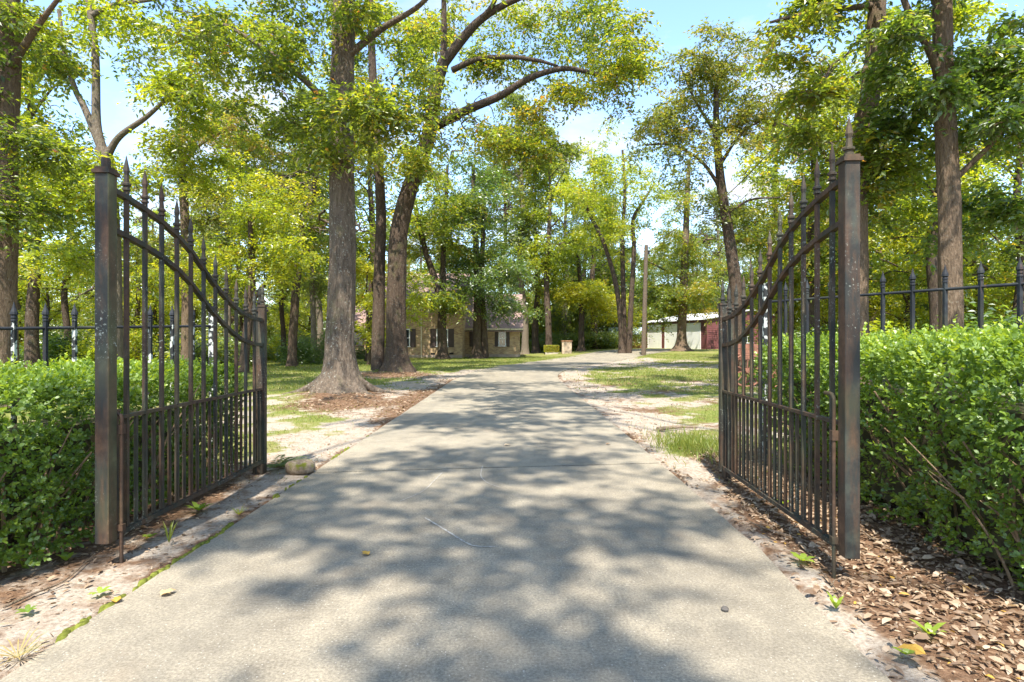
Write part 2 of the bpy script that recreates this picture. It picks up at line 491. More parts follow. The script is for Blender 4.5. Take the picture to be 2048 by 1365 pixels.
def ground_mat():
    m, n, l, o = new_mat("sandy_ground")
    v = position(n, l)
    ga = n.new("ShaderNodeAttribute"); ga.attribute_name = "grass"
    la = n.new("ShaderNodeAttribute"); la.attribute_name = "litter"
    fine = noise(n, l, 38, 6, 0.72, v); mid = noise(n, l, 5.5, 5, 0.6, v); big = noise(n, l, 0.8, 3, 0.5, v)
    sand = ramp(n, l, fine, [(0.30, (0.135, 0.102, 0.075)), (0.46, (0.30, 0.252, 0.20)), (0.7, (0.455, 0.40, 0.33))])
    sand = mixc(n, l, ramp(n, l, mid, [(0.48, 0.0), (0.68, 0.6)]), sand, (0.23, 0.165, 0.115))
    gcol = ramp(n, l, fine, [(0.3, (0.075, 0.09, 0.022)), (0.5, (0.15, 0.175, 0.04)), (0.72, (0.24, 0.24, 0.07))])
    gcol = mixc(n, l, ramp(n, l, big, [(0.45, 0.0), (0.62, 0.55)]), gcol, (0.25, 0.20, 0.10))
    lcol = ramp(n, l, noise(n, l, 26, 5, 0.75, v, 0.8), [(0.3, (0.045, 0.026, 0.016)), (0.5, (0.14, 0.083, 0.05)), (0.72, (0.27, 0.175, 0.11))])
    def gate(att, w):
        a = n.new("ShaderNodeMath"); a.operation = 'ADD'
        l.new(att, a.inputs[0])
        s = n.new("ShaderNodeMath"); s.operation = 'MULTIPLY_ADD'; s.inputs[1].default_value = w; s.inputs[2].default_value = -0.5 * w
        l.new(mid, s.inputs[0]); l.new(s.outputs[0], a.inputs[1])
        return ramp(n, l, a.outputs[0], [(0.36, 0.0), (0.62, 1.0)])
    col = mixc(n, l, gate(ga.outputs["Fac"], 1.3), sand, gcol)
    col = mixc(n, l, gate(la.outputs["Fac"], 1.3), col, lcol)
    h = mixc(n, l, 0.5, fine, mid)
    principled(n, l, o, col, 0.95, bump(n, l, h, 0.9, 0.03), 0.1)
    return m

ground = gb.obj("ground", ground_mat(), smooth=True)
tag(ground, "sandy ground with patchy lawn on both sides of the drive", None, None, "structure")
for nm, arr in (("grass", grassiness(XX, YY)), ("litter", litteriness(XX, YY))):
    at = ground.data.attributes.new(nm, 'FLOAT', 'POINT')
    at.data.foreach_set("value", arr.astype(np.float32).ravel())

# ------------------------------------------------------------------ concrete drive
def concrete_mat():
    m, n, l, o = new_mat("concrete")
    v = position(n, l)
    vd = position(n, l, (1.0, 0.55, 1.0))
    big = noise(n, l, 0.9, 5, 0.6, vd); mid = noise(n, l, 4.5, 6, 0.65, v)
    agg = noise(n, l, 70, 5, 0.85, v)
    vo = n.new("ShaderNodeTexVoronoi"); vo.inputs["Scale"].default_value = 60; l.new(v, vo.inputs["Vector"])
    col = ramp(n, l, big, [(0.32, (0.13, 0.112, 0.085)), (0.5, (0.25, 0.218, 0.162)), (0.70, (0.35, 0.305, 0.225))])
    col = mixc(n, l, 0.55, col, ramp(n, l, mid, [(0.3, (0.15, 0.132, 0.103)), (0.7, (0.33, 0.290, 0.218))]))
    col = mixc(n, l, 0.75, col, ramp(n, l, agg, [(0.30, 0.25), (0.49, 0.95), (0.68, 1.75)]), 'MULTIPLY')
    peb = ramp(n, l, vo.outputs["Distance"], [(0.10, 1.0), (0.24, 0.0)])
    pick = n.new("ShaderNodeSeparateColor"); l.new(vo.outputs["Color"], pick.inputs[0])
    pk = ramp(n, l, pick.outputs[0], [(0.74, 0.0), (0.80, 0.55)])
    col = mixc(n, l, mixc(n, l, 1.0, peb, pk, 'MULTIPLY'), col, (0.66, 0.62, 0.55))
    vs_ = position(n, l, (2.3, 0.16, 1.0))
    col = mixc(n, l, ramp(n, l, noise(n, l, 1.0, 4, 0.6, vs_), [(0.38, 0.30), (0.60, 0.0)]), col, (0.14, 0.13, 0.108))
    rustf = ramp(n, l, noise(n, l, 1.4, 4, 0.6, vd), [(0.60, 0.0), (0.78, 0.35)])
    col = mixc(n, l, rustf, col, (0.24, 0.165, 0.10))
    principled(n, l, o, col, 0.88, bump(n, l, agg, 0.55, 0.006), 0.25)
    return m
CONC = concrete_mat()
driveway = thing("driveway", "long straight grey concrete drive running up to the brick house", None)
driveway["kind"] = "structure"

def edge_at(poly, t):
    """poly is parametrised by its own vertex number"""
    i = np.clip(np.floor(t).astype(int), 0, len(poly) - 2); f = (t - i)[:, None]
    return poly[i] * (1 - f) + poly[i + 1] * f

def smooth_poly(poly):
    return np.vstack([poly[:2], catmull(poly[1:], 6)[1:]])
DLs, DRs = smooth_poly(DL), smooth_poly(DR)

def slab(yl0, yr0, yl1, yr1, name="concrete_slab", far=False):
    if not far:
        n = max(int((yl1 - yl0) / 0.3), 2)
        t = np.linspace(0, 1, n + 1)
        Lp = np.stack([np.full(n + 1, -2.03), yl0 + (yl1 - yl0) * t], 1)
        yr_ = yr0 + (yr1 - yr0) * t
        Rp = np.stack([np.interp(yr_, [0, 2.3, 3, 3.8, 8, 20], [1.44, 1.49, 1.53, 1.60, 1.64, 1.62]), yr_], 1)
    else:
        Lp = np.vstack([[[-2.03, yl0]], DLs[2:]]); Rp = np.vstack([[[1.62, yr0]], DRs[2:]])
        n = len(Lp) - 1
    m = 9
    u = np.linspace(0, 1, m)[None, :, None]
    Gp = Lp[:, None, :] * (1 - u) + Rp[:, None, :] * u
    # slightly ragged, broken edges
    Gp[:, 0, 0] += 0.012 * wob(Gp[:, 0, 1], 0 * Gp[:, 0, 1], 3.0, 1)
    Gp[:, -1, 0] += 0.012 * wob(Gp[:, -1, 1], 0 * Gp[:, -1, 1], 2.7, 2)
    z = rise(Gp[..., 0], Gp[..., 1])
    top = np.concatenate([Gp, z[..., None]], -1)
    bot = top.copy(); bot[..., 2] -= 0.11
    mb = MB()
    k = np.arange((n + 1) * m).reshape(n + 1, m)
    mb.add(top.reshape(-1, 3), np.stack([k[:-1, :-1], k[:-1, 1:], k[1:, 1:], k[1:, :-1]], -1).reshape(-1, 4))
    for side in (0, -1):
        e = np.concatenate([top[:, side], bot[:, side]]); q = np.arange(n)
        f = np.stack([q, q + 1, q + n + 2, q + n + 1], 1)
        mb.add(e, f if side == 0 else f[:, ::-1])
    for row in (0, -1):
        e = np.concatenate([top[row], bot[row]]); q = np.arange(m - 1)
        f = np.stack([q, q + 1, q + m + 1, q + m], 1)
        mb.add(e, f[:, ::-1] if row == 0 else f)
    o = mb.obj(name, CONC, driveway)
    return o
slab(-3.0, -3.0, 5.888, 6.353)
slab(5.926, 6.391, 19.98, 19.98)
slab(20.0, 20.0, 0, 0, far=True)
SCUFF = simple("scuffed_concrete", (0.34, 0.325, 0.29), 0.9, 0.5, 40)
for pts, w in (([(885, 945), (868, 962), (845, 983), (800, 1003)], 0.010), ([(965, 932), (962, 952), (975, 966), (1000, 975)], 0.010),
               ([(850, 1036), (890, 1060), (925, 1082), (945, 1092)], 0.018), ([(945, 1092), (965, 1094), (990, 1094)], 0.014)):
    q = catmull([[(a - 1024) / FPX * (1554 / (b - 682)), 1554 / (b - 682)] for a, b in pts], 6)
    d = nrm(np.gradient(q, axis=0)); nn = np.stack([-d[:, 1], d[:, 0]], 1)
    ww = (w * (0.4 + 0.6 * np.abs(np.sin(np.arange(len(q)) * 1.7))))[:, None]
    a_ = np.hstack([q + nn * ww / 2, np.full((len(q), 1), .004)]); b_ = np.hstack([q - nn * ww / 2, np.full((len(q), 1), .004)])
    k = np.arange(len(q) - 1); M_ = len(q)
    MB().add(np.vstack([a_, b_]), np.stack([k, k + M_, k + M_ + 1, k + 1], 1)).obj("scuff_mark", SCUFF, driveway)

# moss along the left edge of the concrete
MOSS = simple("moss", (0.15, 0.165, 0.03), 0.95, 0.45, 40, 0.1, 0.6)
mbm = MB()
for k in range(170):
    y = 2.2 + 6.0 * R.random() ** 1.3
    if wob(y, 0, 1.6, 4) < 0.0: continue
    x = -2.045 + R.normal(0, 0.012); r = R.uniform(0.012, 0.030)
    a = np.linspace(0, 2 * pi, 6, endpoint=False)
    ring = np.stack([x + r * .8 * np.cos(a), y + r * 1.7 * np.sin(a), np.full(6, -0.03)], 1)
    ring2 = np.stack([x + r * .5 * np.cos(a), y + r * 1.1 * np.sin(a), np.full(6, 0.004 + r * .16)], 1)
    F6 = [(i, (i + 1) % 6, 6 + (i + 1) % 6, 6 + i) for i in range(6)] + [(6, 7, 8, 9, 10, 11)]
    mbm.add(np.vstack([ring, ring2]), F6)
tag(mbm.obj("moss", MOSS, smooth=True), "green moss along the left edge of the concrete drive", None, None, "stuff")

# ------------------------------------------------------------------ house
def brick_mat():
    m, n, l, o = new_mat("tan_brick")
    v = position(n, l)
    sx = n.new("ShaderNodeSeparateXYZ"); l.new(v, sx.inputs[0])
    ad = n.new("ShaderNodeMath"); ad.operation = 'ADD'; l.new(sx.outputs["X"], ad.inputs[0]); l.new(sx.outputs["Y"], ad.inputs[1])
    cb = n.new("ShaderNodeCombineXYZ"); l.new(ad.outputs[0], cb.inputs["X"]); l.new(sx.outputs["Z"], cb.inputs["Y"])
    b = n.new("ShaderNodeTexBrick"); l.new(cb.outputs[0], b.inputs["Vector"])
    b.inputs["Scale"].default_value = 1.0; b.inputs["Brick Width"].default_value = 0.23; b.inputs["Row Height"].default_value = 0.082
    b.inputs["Mortar Size"].default_value = 0.008; b.inputs["Bias"].default_value = -0.15
    b.inputs["Color1"].default_value = (0.52, 0.36, 0.18, 1); b.inputs["Color2"].default_value = (0.23, 0.11, 0.065, 1)
    b.inputs["Mortar"].default_value = (0.42, 0.37, 0.29, 1)
    col = mixc(n, l, ramp(n, l, noise(n, l, 4.0, 3, 0.7, v), [(0.45, 0.0), (0.65, 0.45)]), b.outputs["Color"], (0.44, 0.32, 0.17))
    principled(n, l, o, col, 0.9, bump(n, l, b.outputs["Fac"], 0.5, -0.01), 0.2)
    return m
BRICK = brick_mat()
SHINGLE = simple("rose_shingle", (0.27, 0.185, 0.16), 0.9, 0.3, 9)
CREAM = simple("cream_trim", (0.62, 0.55, 0.40), 0.6, 0.08, 3)
WHITE = simple("white_paint", (0.78, 0.78, 0.76), 0.5, 0.05, 3)
SHUTTER = simple("brown_shutter", (0.075, 0.052, 0.045), 0.6, 0.15, 6)
def glass_mat():
    m, n, l, o = new_mat("window_glass")
    principled(n, l, o, (0.018, 0.026, 0.026), 0.06, None, 0.8)
    return m
GLASS = glass_mat()
VENT = simple("dark_vent", (0.03, 0.027, 0.025), 0.8)
FOUND = simple("foundation_render", (0.36, 0.28, 0.22), 0.9)

house = thing("brick_house", "tan brick house with rose shingle roof and dark shutters behind the trees", "house", (0, 46, 0))
HY = 46.0
def hx(px, Y): return (px - 1024) / FPX * Y
def hz(py, Y): return CAM_Z + (682 - py) / FPX * Y

def gable_roof(mb, x0, x1, y0, y1, ze, zr, over=0.45, th=0.14):
    ym = (y0 + y1) / 2; s = (zr - ze) / (ym - y0)
    y0 -= over; y1 += over; x0 -= over * .6; x1 += over * .6; zl = ze - s * over
    A = [(x0, y0, zl), (x1, y0, zl), (x1, ym, zr), (x0, ym, zr), (x1, y1, zl), (x0, y1, zl)]
    B = [(a, b, c - th) for a, b, c in A]
    mb.add(A + B, [(0, 1, 2, 3), (3, 2, 4, 5), (9, 8, 7, 6), (11, 10, 8, 9), (0, 6, 7, 1), (4, 10, 11, 5),
                   (0, 3, 9, 6), (3, 5, 11, 9), (1, 7, 8, 2), (2, 8, 10, 4)])

def gable_wall(mb, x0, x1, y0, y1, z0, ze, zr):
    ym = (y0 + y1) / 2
    V = [(x0, y0, z0), (x1, y0, z0), (x1, y1, z0), (x0, y1, z0), (x0, y0, ze), (x1, y0, ze), (x1, y1, ze), (x0, y1, ze), (x0, ym, zr), (x1, ym, zr)]
    mb.add(V, [(0, 1, 5, 4), (2, 3, 7, 6), (1, 2, 6, 9, 5), (3, 0, 4, 8, 7)])

blocks = [("main", hx(735, 46), hx(925, 46), 46.0, 55.0, hz(600, 46), hz(547, 50.5)),
          ("wing", hx(926, 48.5) , hx(1040, 48.5), 48.5, 57.5, 2.50, 5.6),
          ("side", hx(672, 46.8), hx(735, 46) - 0.02, 46.8, 54.0, 2.35, 4.5)]
for nm, x0, x1, y0, y1, ze, zr in blocks:
    w = MB(); gable_wall(w, x0, x1, y0 - HY, y1 - HY, -0.25, ze - .02, zr - 0.16); w.obj("wall", BRICK, house)
    r = MB(); gable_roof(r, x0, x1, y0 - HY, y1 - HY, ze + .05, zr); r.obj("roof", SHINGLE, house)
    f = MB(); f.box(((x0 + x1) / 2, y0 - HY - 0.40, ze - 0.22), (x1 - x0 + 0.5, 0.10, 0.20)); f.box(((x0 + x1) / 2, y0 - HY - 0.19, ze - 0.16), (x1 - x0, 0.34, 0.05)); f.obj("fascia", CREAM, house)
    fd = MB(); fd.box(((x0 + x1) / 2, y0 - HY - 0.02, 0.02), (x1 - x0, 0.05, 0.42)); fd.obj("foundation", FOUND, house)

def window(x0, x1, z0, z1, Y, shutters=True, parent=house, oy=HY, fm=WHITE, sw=0.42):
    y = Y - oy
    f = MB(); t = 0.06; d = 0.10
    cx, cz, w, h = (x0 + x1) / 2, (z0 + z1) / 2, x1 - x0, z1 - z0
    f.box((cx, y - .03, z1 - t / 2), (w, d, t)); f.box((cx, y - .05, z0 + t / 2), (w + .1, d + .06, t))
    for s in (x0 + t / 2, x1 - t / 2): f.box((s, y - .03, cz), (t, d, h - 2 * t - .004))
    fo = f.obj("window", fm, parent)
    MB().box((cx, y - .012, cz), (w - 2 * t, 0.02, h - 2 * t)).obj("pane", GLASS, fo)
    mu = MB(); mu.box((cx, y - .035, cz), (w - 2 * t, .03, .04)); mu.box((cx, y - .031, cz), (.025, .03, h - 2 * t)); mu.obj("muntin", fm, fo)
    if shutters:
        for s in (x0 - sw / 2 - .02, x1 + sw / 2 + .02):
            sh = MB(); sh.box((s, y - .03, cz), (sw, .05, h + .04))
            for q in range(9): sh.box((s, y - .062, z0 + h * (q + .5) / 9), (sw - .12, .03, h / 13))
            sh.obj("shutter", SHUTTER, parent)
def pwin(p0, p1, q0, q1, Y, **k): window(hx(p0, Y), hx(p1, Y), hz(q1, Y), hz(q0, Y), Y, **k)
pwin(797, 820, 658, 694, 46, sw=.44); pwin(873, 896, 658, 694, 46, sw=.46)
pwin(946, 962, 661, 693, 48.5, sw=.28); pwin(997, 1012, 661, 693, 48.5, sw=.28)
pwin(790, 804, 605, 628, 46, sw=.3); pwin(890, 904, 605, 628, 46, sw=.3)
pwin(705, 727, 663, 692, 46.8, shutters=False, fm=SHUTTER)
for px in (811, 866, 903):
    v = MB(); v.box((hx(px, 46), -0.045, hz(707, 46)), (.34, .04, .13))
    for q in range(3): v.box((hx(px, 46), -0.075, hz(707, 46) - .04 + q * .04), (.30, .02, .012))
    v.obj("foundation_vent", VENT, house)
for px, Y, zt in ((843, 46, 4.3), (927, 48.5, 2.3)):
    MB().box((hx(px, Y), Y - HY - .06, zt / 2), (.08, .07, zt)).obj("downspout", CREAM, house)

# ------------------------------------------------------------------ maroon garage
MAROON = simple("maroon_siding", (0.145, 0.052, 0.052), 0.5, 0.12, 2, 0.4)
TINROOF = simple("pale_tin_roof", (0.62, 0.62, 0.63), 0.4, 0.06, 2, 0.5)
GZ = 0.45
GC = np.array([20.36, 60.6]); ga_ = math.atan2(-0.30, 0.954) * -1
garage = thing("metal_garage", "maroon metal garage with three white roll-up doors among the trees", "garage", (GC[0], GC[1], GZ), ga_)
# local x runs along the end wall (to the right), local y along the door front (away)
GW, GLn, GH, GPk = 11.0, 13.0, 3.12, 4.15
w = MB(); w.add([(0, 0, -.4), (GW, 0, -.4), (GW, GLn, -.4), (0, GLn, -.4), (0, 0, GH), (GW, 0, GH), (GW, GLn, GH), (0, GLn, GH), (GW / 2, 0, GPk), (GW / 2, GLn, GPk)],
      [(0, 1, 5, 8, 4), (2, 3, 7, 9, 6), (1, 2, 6, 5), (3, 0, 4, 7)]); w.obj("wall", MAROON, garage)
r = MB()
s = (GPk - GH) / (GW / 2)
A = [(-.35, -.3, GH - .35 * s + .06), (-.35, GLn + .3, GH - .35 * s + .06), (GW / 2, GLn + .3, GPk + .06), (GW / 2, -.3, GPk + .06), (GW + .35, -.3, GH - .35 * s + .06), (GW + .35, GLn + .3, GH - .35 * s + .06)]
B = [(a, b, c + .06) for a, b, c in A]
r.add(A + B, [(0, 1, 2, 3), (3, 2, 5, 4), (6, 9, 8, 7), (9, 10, 11, 8), (0, 3, 9, 6), (3, 4, 10, 9), (0, 6, 7, 1), (4, 5, 11, 10)])
for q in range(0, 27): r.box((-.05 + 1.3, q * .5, GH + .35 * s + .16 + .12), (.0, .0, .0)) if False else None
r.obj("roof", TINROOF, garage)
doors = [(2.55 + 3.83 * k, 2.9) for k in range(3)]
nb = 14; bh = (GH) / nb
segs = []
edges = [0.05]
for c_, w_ in doors: edges += [c_ - w_ / 2 - .12, c_ + w_ / 2 + .12]
edges += [GLn - .05]
dtop = 2.75
bsh = {}
for k in range(nb):
    z = bh * (k + .5)
    if z < dtop + .1:
        spans = [(edges[2 * i], edges[2 * i + 1]) for i in range(4)]
    else:
        spans = [(edges[0], edges[-1])]
    for a, b in spans:
        key = round(b - a, 3)
        if key not in bsh:
            L = b - a
            bsh[key] = MB().add([(-.001, 0, -bh / 2 + .01), (-.001, L, -bh / 2 + .01), (-.035, L, -bh / 2 + .02), (-.035, 0, -bh / 2 + .02), (-.018, L, bh / 2 - .01), (-.018, 0, bh / 2 - .01), (-.001, L, bh / 2), (-.001, 0, bh / 2)],
                                [(0, 3, 2, 1), (3, 5, 4, 2), (5, 7, 6, 4), (0, 7, 5, 3), (1, 2, 4, 6)]).mesh("siding_board", MAROON)
        o = bpy.data.objects.new("siding_board", bsh[key]); COL.objects.link(o); o.parent = garage; o.location = (0, a, z)
em = MB().add([(0, -.001, -bh / 2 + .01), (1, -.001, -bh / 2 + .01), (1, -.035, -bh / 2 + .02), (0, -.035, -bh / 2 + .02), (1, -.018, bh / 2 - .01), (0, -.018, bh / 2 - .01), (1, -.001, bh / 2), (0, -.001, bh / 2)],
              [(0, 1, 2, 3), (3, 2, 4, 5), (5, 4, 6, 7), (0, 3, 5, 7), (1, 6, 4, 2)]).mesh("siding_board", MAROON)
k = 0
wx0, wx1, wz0, wz1 = 4.35, 5.75, 0.65, 2.1
while True:
    z = bh * (k + .5); k += 1
    half = GW / 2 if z < GH else (GPk - z - .1) / s
    if half < .4: break
    a, b = GW / 2 - half + .04, GW / 2 + half - .04
    parts = [(a, b)] if z < wz0 - .05 or z > wz1 + .1 else [(a, wx0 - .1), (wx1 + .1, b)]
    for u, v in parts:
        o = bpy.data.objects.new("siding_board", em); COL.objects.link(o); o.parent = garage; o.location = (u, 0, z); o.scale = (v - u, 1, 1)
for c_, w_ in doors:
    d = MB()
    for q in range(5): d.box((-.02, c_, dtop * (q + .5) / 5), (.04, w_, dtop / 5 - .004))
    do = d.obj("garage_door", WHITE, garage)
    fr = MB(); fr.box((-.03, c_, dtop + .05), (.07, w_ + .2, .10))
    for sgn in (-1, 1): fr.box((-.03, c_ + sgn * (w_ / 2 + .05), dtop / 2 - .002), (.07, .10, dtop))
    fr.obj("frame", WHITE, do)
MB().box((-.02, -.02, GH / 2), (.10, .10, GH)).obj("corner_trim", MAROON, garage)
window(wx0, wx1, wz0, wz1, -0.02, shutters=False, parent=garage, oy=0, fm=WHITE)

# ------------------------------------------------------------------ shed, pillar, planter
WOOD = simple("orange_wood", (0.36, 0.19, 0.085), 0.75, 0.2, 5)
BLUEROOF = simple("blue_grey_metal", (0.34, 0.42, 0.50), 0.35, 0.1, 2, 0.5)
sx0, sx1, SY = hx(1222, 70), hx(1287, 70), 70.0
sz = float(G(14, 70)); shed = thing("garden_shed", "small orange wood shed with blue-grey metal roof and open porch", "shed", ((sx0 + sx1) / 2, SY, sz))
sw_ = sx1 - sx0
b = MB(); b.box((sw_ * .25, 1.2, .9), (sw_ * .5, 2.4, 1.9)); b.obj("wall", WOOD, shed)
for q in range(9):
    MB().box((sw_ * (.02 + .5 * (q + .5) / 9), -.012, .9), (sw_ * .5 / 9 - .02, .02, 1.86)).obj("plank", WOOD, shed)
r = MB(); gable_roof(r, -sw_ / 2, sw_ / 2, 0, 2.4, 1.85, 2.55, .3, .05); r.obj("roof", BLUEROOF, shed)
for q in (-.47, -.36, -.22, -.03):
    MB().box((sw_ * q, .05, .92), (.10, .10, 1.84)).obj("porch_post", WHITE, shed)
MB().box((-sw_ * .25, 1.2, .04), (sw_ * .49, 2.3, .14)).obj("porch_floor", WOOD, shed)
window(sw_ * .31, sw_ * .45, .75, 1.5, -.03, shutters=False, parent=shed, oy=0)

PILLAR = simple("weathered_whitewash", (0.34, 0.27, 0.20), 0.9, 0.55, 3.2)
CAPSTONE = simple("brown_cap", (0.30, 0.16, 0.09), 0.85)
pz = float(G(5.2, 56))
pil = thing("stone_pillar", "square weathered whitewashed pillar with a brown cap at the lawn edge", "pillar", (hx(1133, 56), 56, pz))
MB().box((0, 0, .58), (.92, .92, 1.2)).obj("shaft", PILLAR, pil)
MB().box((0, 0, 1.225), (1.04, 1.04, .09)).obj("cap", CAPSTONE, pil)

# ------------------------------------------------------------------ iron gate leaves
U_S = np.array([0, .07, .15, .24, .33, .41, .48, .56, .64, .72, .80, .9, 1.0])
U_Z = np.array([2.27, 2.255, 2.225, 2.18, 2.115, 2.035, 1.94, 1.825, 1.735, 1.655, 1.595, 1.558, 1.545])
LEAF = 2.29
def upper(s): return np.interp(s, U_S, U_Z)
SPIKE = [(.010, 0), (.024, .003), (.024, .016), (.017, .020), (.020, .030), (.027, .034), (.027, .046), (.017, .052), (.013, .10), (.019, .125), (.016, .150), (.0015, .225)]

def gate_leaf(name_label, near, far, near_post_broken, side):
    near = np.array(near); far = np.array(far)
    d = far - near; L = np.linalg.norm(d)
    ang = math.atan2(d[1], d[0])
    root = thing("gate_leaf", name_label, "gate", (near[0], near[1], 0), ang)   # local x runs from the tall stile to the hinge
    k = L / LEAF
    z0, zt = 0.125, 2.345
    # tall stile
    st = MB().box((0, 0, (z0 + zt) / 2), (.082, .082, zt - z0)).obj("tall_stile", IRON_STILE, root)
    st.data.materials.append(IRON_MOSSY if side < 0 else IRON_RUSTY)
    for pf in st.data.polygons:
        if pf.normal.y * -side < -.9 or pf.normal.y * side > .9: pf.material_index = 1
    bv = st.modifiers.new("bevel", 'BEVEL'); bv.width = .004; bv.segments = 1
    cp = MB().box((0, 0, zt + .010), (.104, .104, .022)).box((0, 0, zt + .030), (.082, .082, .016)).obj("cap", IRON_RUSTY, st)
    sp = MB()
    if near_post_broken: sp.lathe([(.024, 0), (.026, .02), (.026, .045), (.024, .06), (.0, .06)], 8)
    else: sp.lathe([(a * 1.15, b * .98) for a, b in SPIKE], 8)
    sp.obj("finial", IRON, st, loc=(0, 0, zt + .038))
    # hinge stile
    hs = MB().box((L, 0, .12 + .78), (.062, .062, 1.56)).obj("hinge_stile", IRON, root)
    fin = MB().lathe(SPIKE, 8).mesh("finial", IRON, smooth=False)
    def put_finial(parent, x, z):
        o = bpy.data.objects.new("finial", fin); COL.objects.link(o); o.parent = parent; o.location = (x, 0, z)
    MB().box((L, 0, 1.69), (.076, .076, .02)).obj("cap", IRON, hs)
    put_finial(hs, L, 1.70)
    # ogee rails
    xs = np.linspace(.044, L - .034, 40)
    for off in (0.0, -.245):
        z = upper(xs / L) + off
        V, Fq = [], []
        for x_, z_ in zip(xs, z):
            V += [(x_, -.019, z_ - .016), (x_, .019, z_ - .016), (x_, .019, z_ + .016), (x_, -.019, z_ + .016)]
        for i in range(len(xs) - 1):
            a = 4 * i
            Fq += [(a, a + 4, a + 5, a + 1), (a + 1, a + 5, a + 6, a + 2), (a + 2, a + 6, a + 7, a + 3), (a + 3, a + 7, a + 4, a)]
        Fq += [(0, 1, 2, 3), (4 * len(xs) - 1, 4 * len(xs) - 2, 4 * len(xs) - 3, 4 * len(xs) - 4)]
        MB().add(V, Fq).obj("curved_rail", IRON_RUSTY if side > 0 else IRON, root)
    MB().box((L / 2 + .005, 0, .865), (L - .075, .034, .022)).obj("middle_rail", IRON_RUSTY, root)
    MB().box((L / 2 + .005, 0, .145), (L - .075, .042, .030)).obj("bottom_rail", IRON, root)
    tall = 11
    dx = L / (tall + 1)
    mats = [IRON, IRON, IRON, IRON_RUSTY]
    short = {}
    for m_ in range(2):
        short[m_] = MB().box((0, 0, 0), (.019, .019, .69)).mesh("short_bar", [IRON, IRON_RUSTY][m_])
    for i in range(1, tall + 1):
        x = dx * i
        ztop = float(upper(x / L)) + .045
        b = MB().box((x, 0, (.162 + ztop) / 2), (.024, .024, ztop - .162))
        po = b.obj("picket", mats[(i * 7 + (side > 0)) % 4], root)
        put_finial(po, x, ztop)
    for i in range(tall + 1):
        x = dx * (i + .5)
        o = bpy.data.objects.new("short_bar", short[(i * 5 + (side > 0)) % 3 == 0]); COL.objects.link(o)
        o.parent = root; o.location = (x, 0, .5075)
    # drop rod on the inner face of the tall stile
    yy = -.058 if side < 0 else .058
    lat = [(.125, 0, .905), (.075, 0, .905), (.058, yy * .35, .90), (.052, yy, .875), (.052, yy, .80)] if side < 0 else \
          [(.155, yy * 1.0, 1.035), (.085, yy, 1.035), (.062, yy, 1.02), (.052, yy, .985), (.052, yy, .80)]
    pts = np.vstack([catmull(lat, 4), [[.052, yy, .4], [.052, yy, -.03]]])
    rod = MB().tube(pts, .011, 8).obj("drop_rod", IRON_RUSTY, root, smooth=True)
    MB().box((.052, yy, .80), (.034, .034, .055)).obj("rod_guide", IRON_RUSTY, root)
    MB().box((.052, yy, .20), (.034, .034, .04)).obj("rod_guide", IRON_RUSTY, root)
    return root

gate_leaf("tall black iron gate leaf with broken post finial, swung open before the left hedge", (-2.45, 3.50), (-2.49, 5.79), True, -1)
gate_leaf("tall black iron gate leaf with intact post finial, swung open before the right hedge", (1.90, 3.27), (2.01, 5.53), False, 1)

def hinge_post(x, y, lab, rx):
    o = thing("gate_post", lab, "gate post", (x, y, 0))
    s = MB().box((0, 0, .79), (.10, .10, 1.70)).obj("shaft", IRON, o)
    MB().box((0, 0, 1.652), (.125, .125, .024)).box((0, 0, 1.676), (.09, .09, .024)).obj("cap", IRON, o)
    MB().lathe([(a * 1.2, b) for a, b in SPIKE], 8).obj("finial", IRON, o, loc=(0, 0, 1.688))
    for z in (.35, 1.3):
        MB().box((rx * .065, -.06, z), (.05, .03, .06)).obj("hinge", IRON_RUSTY, o)
hinge_post(-2.575, 5.92, "short black iron hinge post behind the far end of the left gate leaf", 1)
hinge_post(2.13, 5.70, "short lichened iron hinge post behind the far end of the right gate leaf", -1)

# ------------------------------------------------------------------ iron fences
F_FIN = [(.016, 0), (.025, .004), (.025, .018), (.020, .022), (.026, .030), (.026, .044), (.021, .050), (.032, .060), (.029, .080), (.014, .115), (.001, .165)]
fin_m = MB().lathe([(a * .84, b) for a, b in F_FIN], 8).mesh("finial", IRON_CLEAN)
fin_l = MB().lathe(F_FIN, 8).mesh("finial", IRON_LICHEN)

def fence(label, pts, zr, lich, first):
    """pts: picket feet in plan; zr: rail height there; lich: which pickets are white with lichen"""
    a, b = pts[0], pts[-1]
    root = thing("iron_fence", label, "fence", (a[0], a[1], 0))
    for i, (p, z) in enumerate(zip(pts, zr)):
        q = (p[0] - a[0], p[1] - a[1])
        mat = IRON_LICHEN if i in lich else IRON_CLEAN
        w = .050 if i == first else .028
        top = z + (.20 if i == first else .055)
        po = MB().box((q[0], q[1], top / 2 - .05), (w, w, top + .1)).obj("post" if i == first else "picket", mat, root)
        if i != first:
            o = bpy.data.objects.new("finial", fin_m); COL.objects.link(o); o.parent = po; o.location = (q[0], q[1], top)
        else:
            MB().box((q[0], q[1], top + .006), (w + .016, w + .016, .012)).obj("cap", mat, po)
    P3 = [(p[0] - a[0], p[1] - a[1] - .003, z) for p, z in zip(pts, zr)]
    MB().tube(P3, .0135, 8).obj("rail", IRON_CLEAN, root, smooth=True)
    P4 = [(p[0] - a[0], p[1] - a[1] - .003, .22) for p in pts]
    MB().tube(P4, .0135, 8).obj("rail", IRON_CLEAN, root, smooth=True)
    return root

